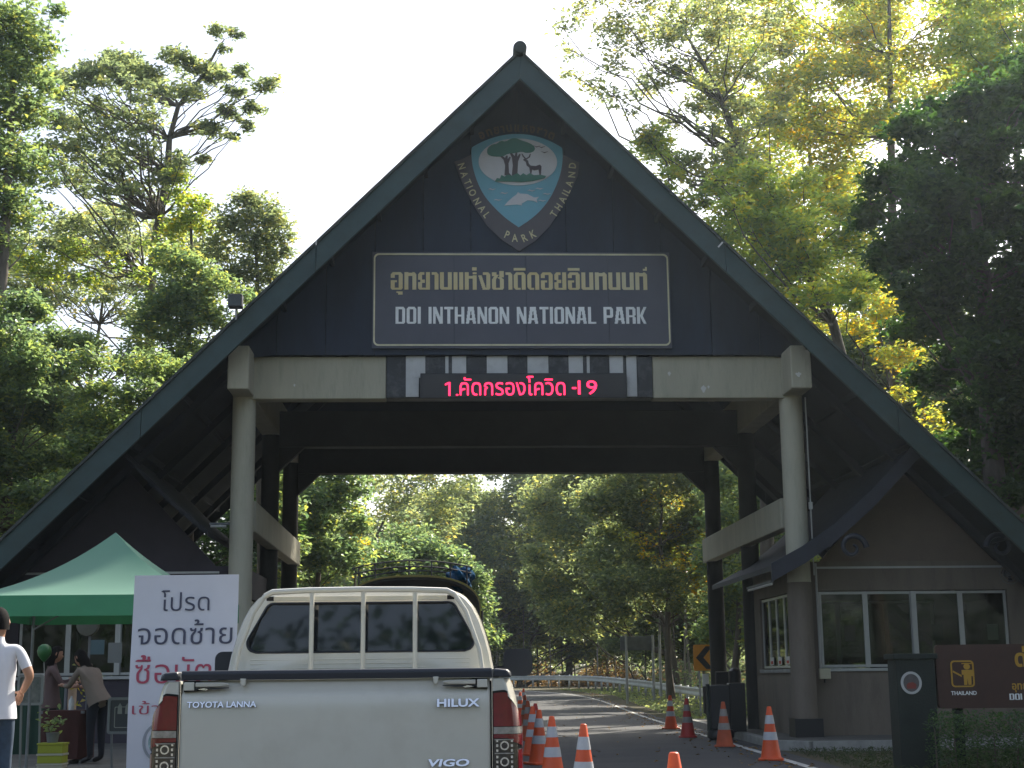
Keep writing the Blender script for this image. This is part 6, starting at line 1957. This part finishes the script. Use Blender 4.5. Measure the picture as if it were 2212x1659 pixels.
def person(label, loc, rz, pose, shirt, pants, hair_long=False, scale=1.0, sleeve=.5):
    t = thing('person', label, 'person', loc, rz)
    t.scale = (scale,) * 3
    J = dict(pelvis=(0, 0, .93), waist=(0, 0, 1.06), chest=(0, 0, 1.28), neckb=(0, 0, 1.45), neck=(0, .0, 1.51), head0=(0, .02, 1.58), head1=(0, .02, 1.66),
             hipL=(-.10, 0, .88), kneeL=(-.11, .02, .48), ankL=(-.11, 0, .09), toeL=(-.12, .17, .035),
             hipR=(.10, 0, .88), kneeR=(.11, .02, .48), ankR=(.11, 0, .09), toeR=(.12, .17, .035),
             shL=(-.18, 0, 1.41), elL=(-.25, 0, 1.13), wrL=(-.26, .08, .88), shR=(.18, 0, 1.41), elR=(.25, 0, 1.13), wrR=(.26, .08, .88))
    J.update(pose)
    R = dict(pelvis=.145, waist=.125, chest=.155, neckb=.085, neck=.055, head0=.072, head1=.088, hipL=.10, kneeL=.062, ankL=.042, toeL=.035, hipR=.10, kneeR=.062, ankR=.042, toeR=.035,
             shL=.062, elL=.042, wrL=.028, shR=.062, elR=.042, wrR=.028)
    names = list(J)
    idx = {n_: i for i, n_ in enumerate(names)}
    E = [('pelvis', 'waist'), ('waist', 'chest'), ('chest', 'neckb'), ('neckb', 'neck'), ('neck', 'head0'), ('head0', 'head1'), ('pelvis', 'hipL'), ('hipL', 'kneeL'), ('kneeL', 'ankL'), ('ankL', 'toeL'),
         ('pelvis', 'hipR'), ('hipR', 'kneeR'), ('kneeR', 'ankR'), ('ankR', 'toeR'), ('chest', 'shL'), ('shL', 'elL'), ('elL', 'wrL'), ('chest', 'shR'), ('shR', 'elR'), ('elR', 'wrR')]
    jl = [Vector(J[n_]) for n_ in names]; rl = [R[n_] for n_ in names]
    me = skin_chain(jl, [(idx[a], idx[b]) for a, b in E], rl, idx['pelvis'])
    # colours by nearest bone
    for mm in (M['skin'], shirt, pants, M['black']): me.materials.append(mm)
    def near(p):
        best = (9, None, 0)
        for a, b in E:
            A, B = Vector(J[a]), Vector(J[b]); d = B - A
            tt = max(0, min(1, (p - A).dot(d) / d.length_squared))
            dist = (p - (A + d * tt)).length - (R[a] * (1 - tt) + R[b] * tt)
            if dist < best[0]: best = (dist, (a, b), tt)
        return best
    for f in me.polygons:
        _, (a, b), tt = near(f.center)
        k = 0
        if (a, b) in (('waist', 'chest'), ('chest', 'neckb'), ('chest', 'shL'), ('chest', 'shR')) or (a == 'neckb' and tt < .35): k = 1
        elif (a, b) == ('pelvis', 'waist'): k = 1
        elif a in ('shL', 'shR') and tt < sleeve * 2: k = 1
        elif a in ('elL', 'elR') and tt < sleeve * 2 - 1: k = 1
        elif a in ('pelvis',) or a.startswith('hip') or (a.startswith('knee') and tt < .93): k = 2
        elif a.startswith('ank') or a.startswith('knee'): k = 3
        f.material_index = k
        f.use_smooth = True
    o = bpy.data.objects.new('body', me); COL.objects.link(o); o.parent = t
    # shirt hem flares loose over the trousers
    P0, W1, C1 = Vector(J['pelvis']), Vector(J['waist']), Vector(J['chest'])
    ax = (C1 - P0).normalized()
    xx = Vector((1, 0, 0)); xx = (xx - ax * xx.dot(ax)).normalized(); yy = ax.cross(xx)
    rings = []
    for h, rx, ry in ((-.12, .195, .168), (-.04, .186, .162), (.06, .168, .135), (.18, .160, .122), (.30, .172, .125), (.40, .165, .112), (.47, .12, .09)):
        c_ = P0 + ax * h
        rings.append([c_ + xx * rx * math.cos(a_) * (1 + .02 * math.sin(a_ * 5 + h * 9)) + yy * ry * math.sin(a_) * (1 + .03 * math.sin(a_ * 7 + h * 6)) for a_ in np.linspace(0, 2 * math.pi, 29)[:-1]])
    mb = MB(); mb.loft(rings, True, False); mb.build('shirt', shirt, t, smooth=True, angle=80)
    # hands: palm and five fingers each
    for s, w_, e_ in ((-1, 'wrL', 'elL'), (1, 'wrR', 'elR')):
        A, B = Vector(J[e_]), Vector(J[w_]); d = (B - A).normalized()
        side = d.cross(Vector((0, 1, 0))) if abs(d.y) < .9 else Vector((1, 0, 0)); side.normalize(); nrm = d.cross(side)
        js = [B, B + d * .05, B + d * .09]; rs_ = [.026, .032, .03]; es = [(0, 1), (1, 2)]
        for k, ln in enumerate((.065, .078, .074, .058)):
            off = side * (-.028 + .0185 * k)
            b0 = B + d * .095 + off
            i0 = len(js)
            js += [b0, b0 + d * ln * .55 + nrm * .01, b0 + d * ln + nrm * .03]; rs_ += [.0095, .0085, .007]
            es += [(2, i0), (i0, i0 + 1), (i0 + 1, i0 + 2)]
        i0 = len(js); th = B + d * .035 - side * .035
        js += [th, th + d * .03 - side * .02, th + d * .06 - side * .024]; rs_ += [.013, .011, .009]; es += [(1, i0), (i0, i0 + 1), (i0 + 1, i0 + 2)]
        hm = skin_chain(js, es, rs_, 1); hm.materials.append(M['skin'])
        o = bpy.data.objects.new('hand', hm); COL.objects.link(o); o.parent = t
    # head: skull, nose, ears, eyes, mouth; hair
    h0, h1 = Vector(J['head0']), Vector(J['head1']); up = (h1 - h0).normalized()
    fwd_ = Vector((0, 1, 0)); fwd_ = (fwd_ - up * fwd_.dot(up)).normalized(); rt = fwd_.cross(up)
    hc = h0 + up * .055
    def hp(a, b, c): return hc + rt * a + fwd_ * b + up * c
    mb = MB()
    rings = []
    for v in np.linspace(-.115, .125, 13):
        q = max(0, 1 - (v / (.125 if v > 0 else .13)) ** 2) ** .5
        rings.append([hp(.077 * q * math.cos(a_) * (1 - .25 * max(0, -v / .12)), (.095 * q * math.sin(a_)) + (.01 if v < 0 else 0), v) for a_ in np.linspace(0, 2 * math.pi, 21)[:-1]])
    mb.loft(rings); mb.build('head', M['skin'], t, smooth=True, angle=80)
    mb = MB(); mb.add([hp(0, .09, .03), hp(-.016, .092, -.02), hp(.016, .092, -.02), hp(0, .118, -.015)], [(0, 1, 3), (0, 3, 2), (1, 2, 3)]); mb.build('nose', M['skin'], t)
    for s in (-1, 1):
        mb = MB(); mb.tube([hp(s * .076, -.005, -.03), hp(s * .086, -.01, 0), hp(s * .080, -.005, .03)], [.008, .012, .008], 6); mb.build('ear', M['skin'], t, smooth=True)
        mb = MB(); mb.tube([hp(s * .030 - .010, .090, .018), hp(s * .030 + .010, .090, .018)], .006, 6); mb.build('eye', M['black'], t)
    mb = MB(); mb.tube([hp(-.022, .088, -.055), hp(.022, .088, -.055)], .005, 6); mb.build('mouth', mat('lips', (.25, .09, .07), .5), t)
    mb = MB(); rings = []
    for v in np.linspace(-.06 if not hair_long else -.20, .138, 12):
        q = max(0.02, 1 - (max(v, 0) / .140) ** 2) ** .5
        lim = .60 if v < .07 else 1.0
        ring_ = []
        for a_ in np.linspace(0, 2 * math.pi, 25)[:-1]:
            fy = .107 * q * math.sin(a_)
            if v < .06: fy = min(fy, .03)
            ring_.append(hp(.088 * q * math.cos(a_) * (1.0 if v > -.07 else .8), fy - .004 - (.02 if v < -.07 else 0), v))
        rings.append(ring_)
    mb.loft(rings); mb.build('hair', M['hair'], t, smooth=True, angle=80)
    return t
white_t = mat('white_tshirt', (.62, .63, .68), .85, var=.05)
jeans = mat('blue_jeans', (.035, .06, .10), .9, var=.25, scale=12)
pm_ = P(-9, 1461, 13.5)
person('man in a white t-shirt and blue jeans seen from behind at the left edge', (pm_.x, 13.5, 0.19), math.radians(8),
       dict(elR=(.30, -.05, 1.17), wrR=(.20, .16, 1.03), elL=(-.27, -.03, 1.14), wrL=(-.2, .18, 1.05), ankR=(.13, .02, .09), toeR=(.16, .19, .035)), white_t, jeans, scale=1.03, sleeve=.36)
pw = P(196, 1461, 21.6)
person('woman in a beige blouse and dark trousers stooping towards the red table', (pw.x + .12, 21.6, ZI), math.radians(60),
       dict(waist=(0, .06, 1.05), chest=(0, .18, 1.24), neckb=(0, .27, 1.37), neck=(0, .31, 1.42), head0=(0, .36, 1.47), head1=(0, .40, 1.54), shL=(-.17, .24, 1.33), shR=(.17, .24, 1.33), elL=(-.24, .36, 1.10), wrL=(-.16, .55, 1.12), elR=(.24, .34, 1.08), wrR=(.14, .54, 1.10), neckx=(0, .27, 1.38)) if False else
       dict(waist=(0, .06, 1.05), chest=(0, .18, 1.24), neckb=(0, .27, 1.37), neck=(0, .31, 1.42), head0=(0, .36, 1.47), head1=(0, .40, 1.54), shL=(-.17, .24, 1.33), shR=(.17, .24, 1.33), elL=(-.24, .36, 1.10), wrL=(-.16, .55, 1.12), elR=(.24, .34, 1.08), wrR=(.14, .54, 1.10)),
       mat('beige_blouse', (.17, .135, .105), .85, var=.08), mat('dark_trousers', (.012, .014, .022), .9), hair_long=True, scale=.98, sleeve=.8)
pw = P(112, 1461, 22.3)
person('woman in a dusky pink blouse reaching across the table under the tent', (pw.x, 22.3, ZI), math.radians(-70),
       dict(elR=(.22, .16, 1.15), wrR=(.12, .40, 1.20), elL=(-.20, .14, 1.18), wrL=(-.12, .42, 1.26), head0=(0, .04, 1.58), head1=(0, .06, 1.66)),
       mat('pink_blouse', (.11, .07, .065), .85, var=.1), mat('dark_skirt', (.02, .018, .022), .9), hair_long=True, scale=.95, sleeve=.8)

# ------------------------------------------------------------------ haze volume added to imitate windscreen glare
hm = bpy.data.materials.new('glare_haze')
hm.use_nodes = True
hn = hm.node_tree
hn.nodes.clear()
ho = hn.nodes.new('ShaderNodeOutputMaterial')
hv = hn.nodes.new('ShaderNodeVolumePrincipled')
hv.inputs['Color'].default_value = (0.74, 0.88, 1.0, 1)
hv.inputs['Density'].default_value = 0.00036
hv.inputs['Anisotropy'].default_value = 0.68
hn.links.new(hv.outputs[0], ho.inputs['Volume'])
mb = MB(); mb.box(-910, 910, -610, 1410, -1.6, 45)
o = mb.build('haze', hm)
tag(o, 'thin pale haze imitating windscreen glare', kind='stuff')
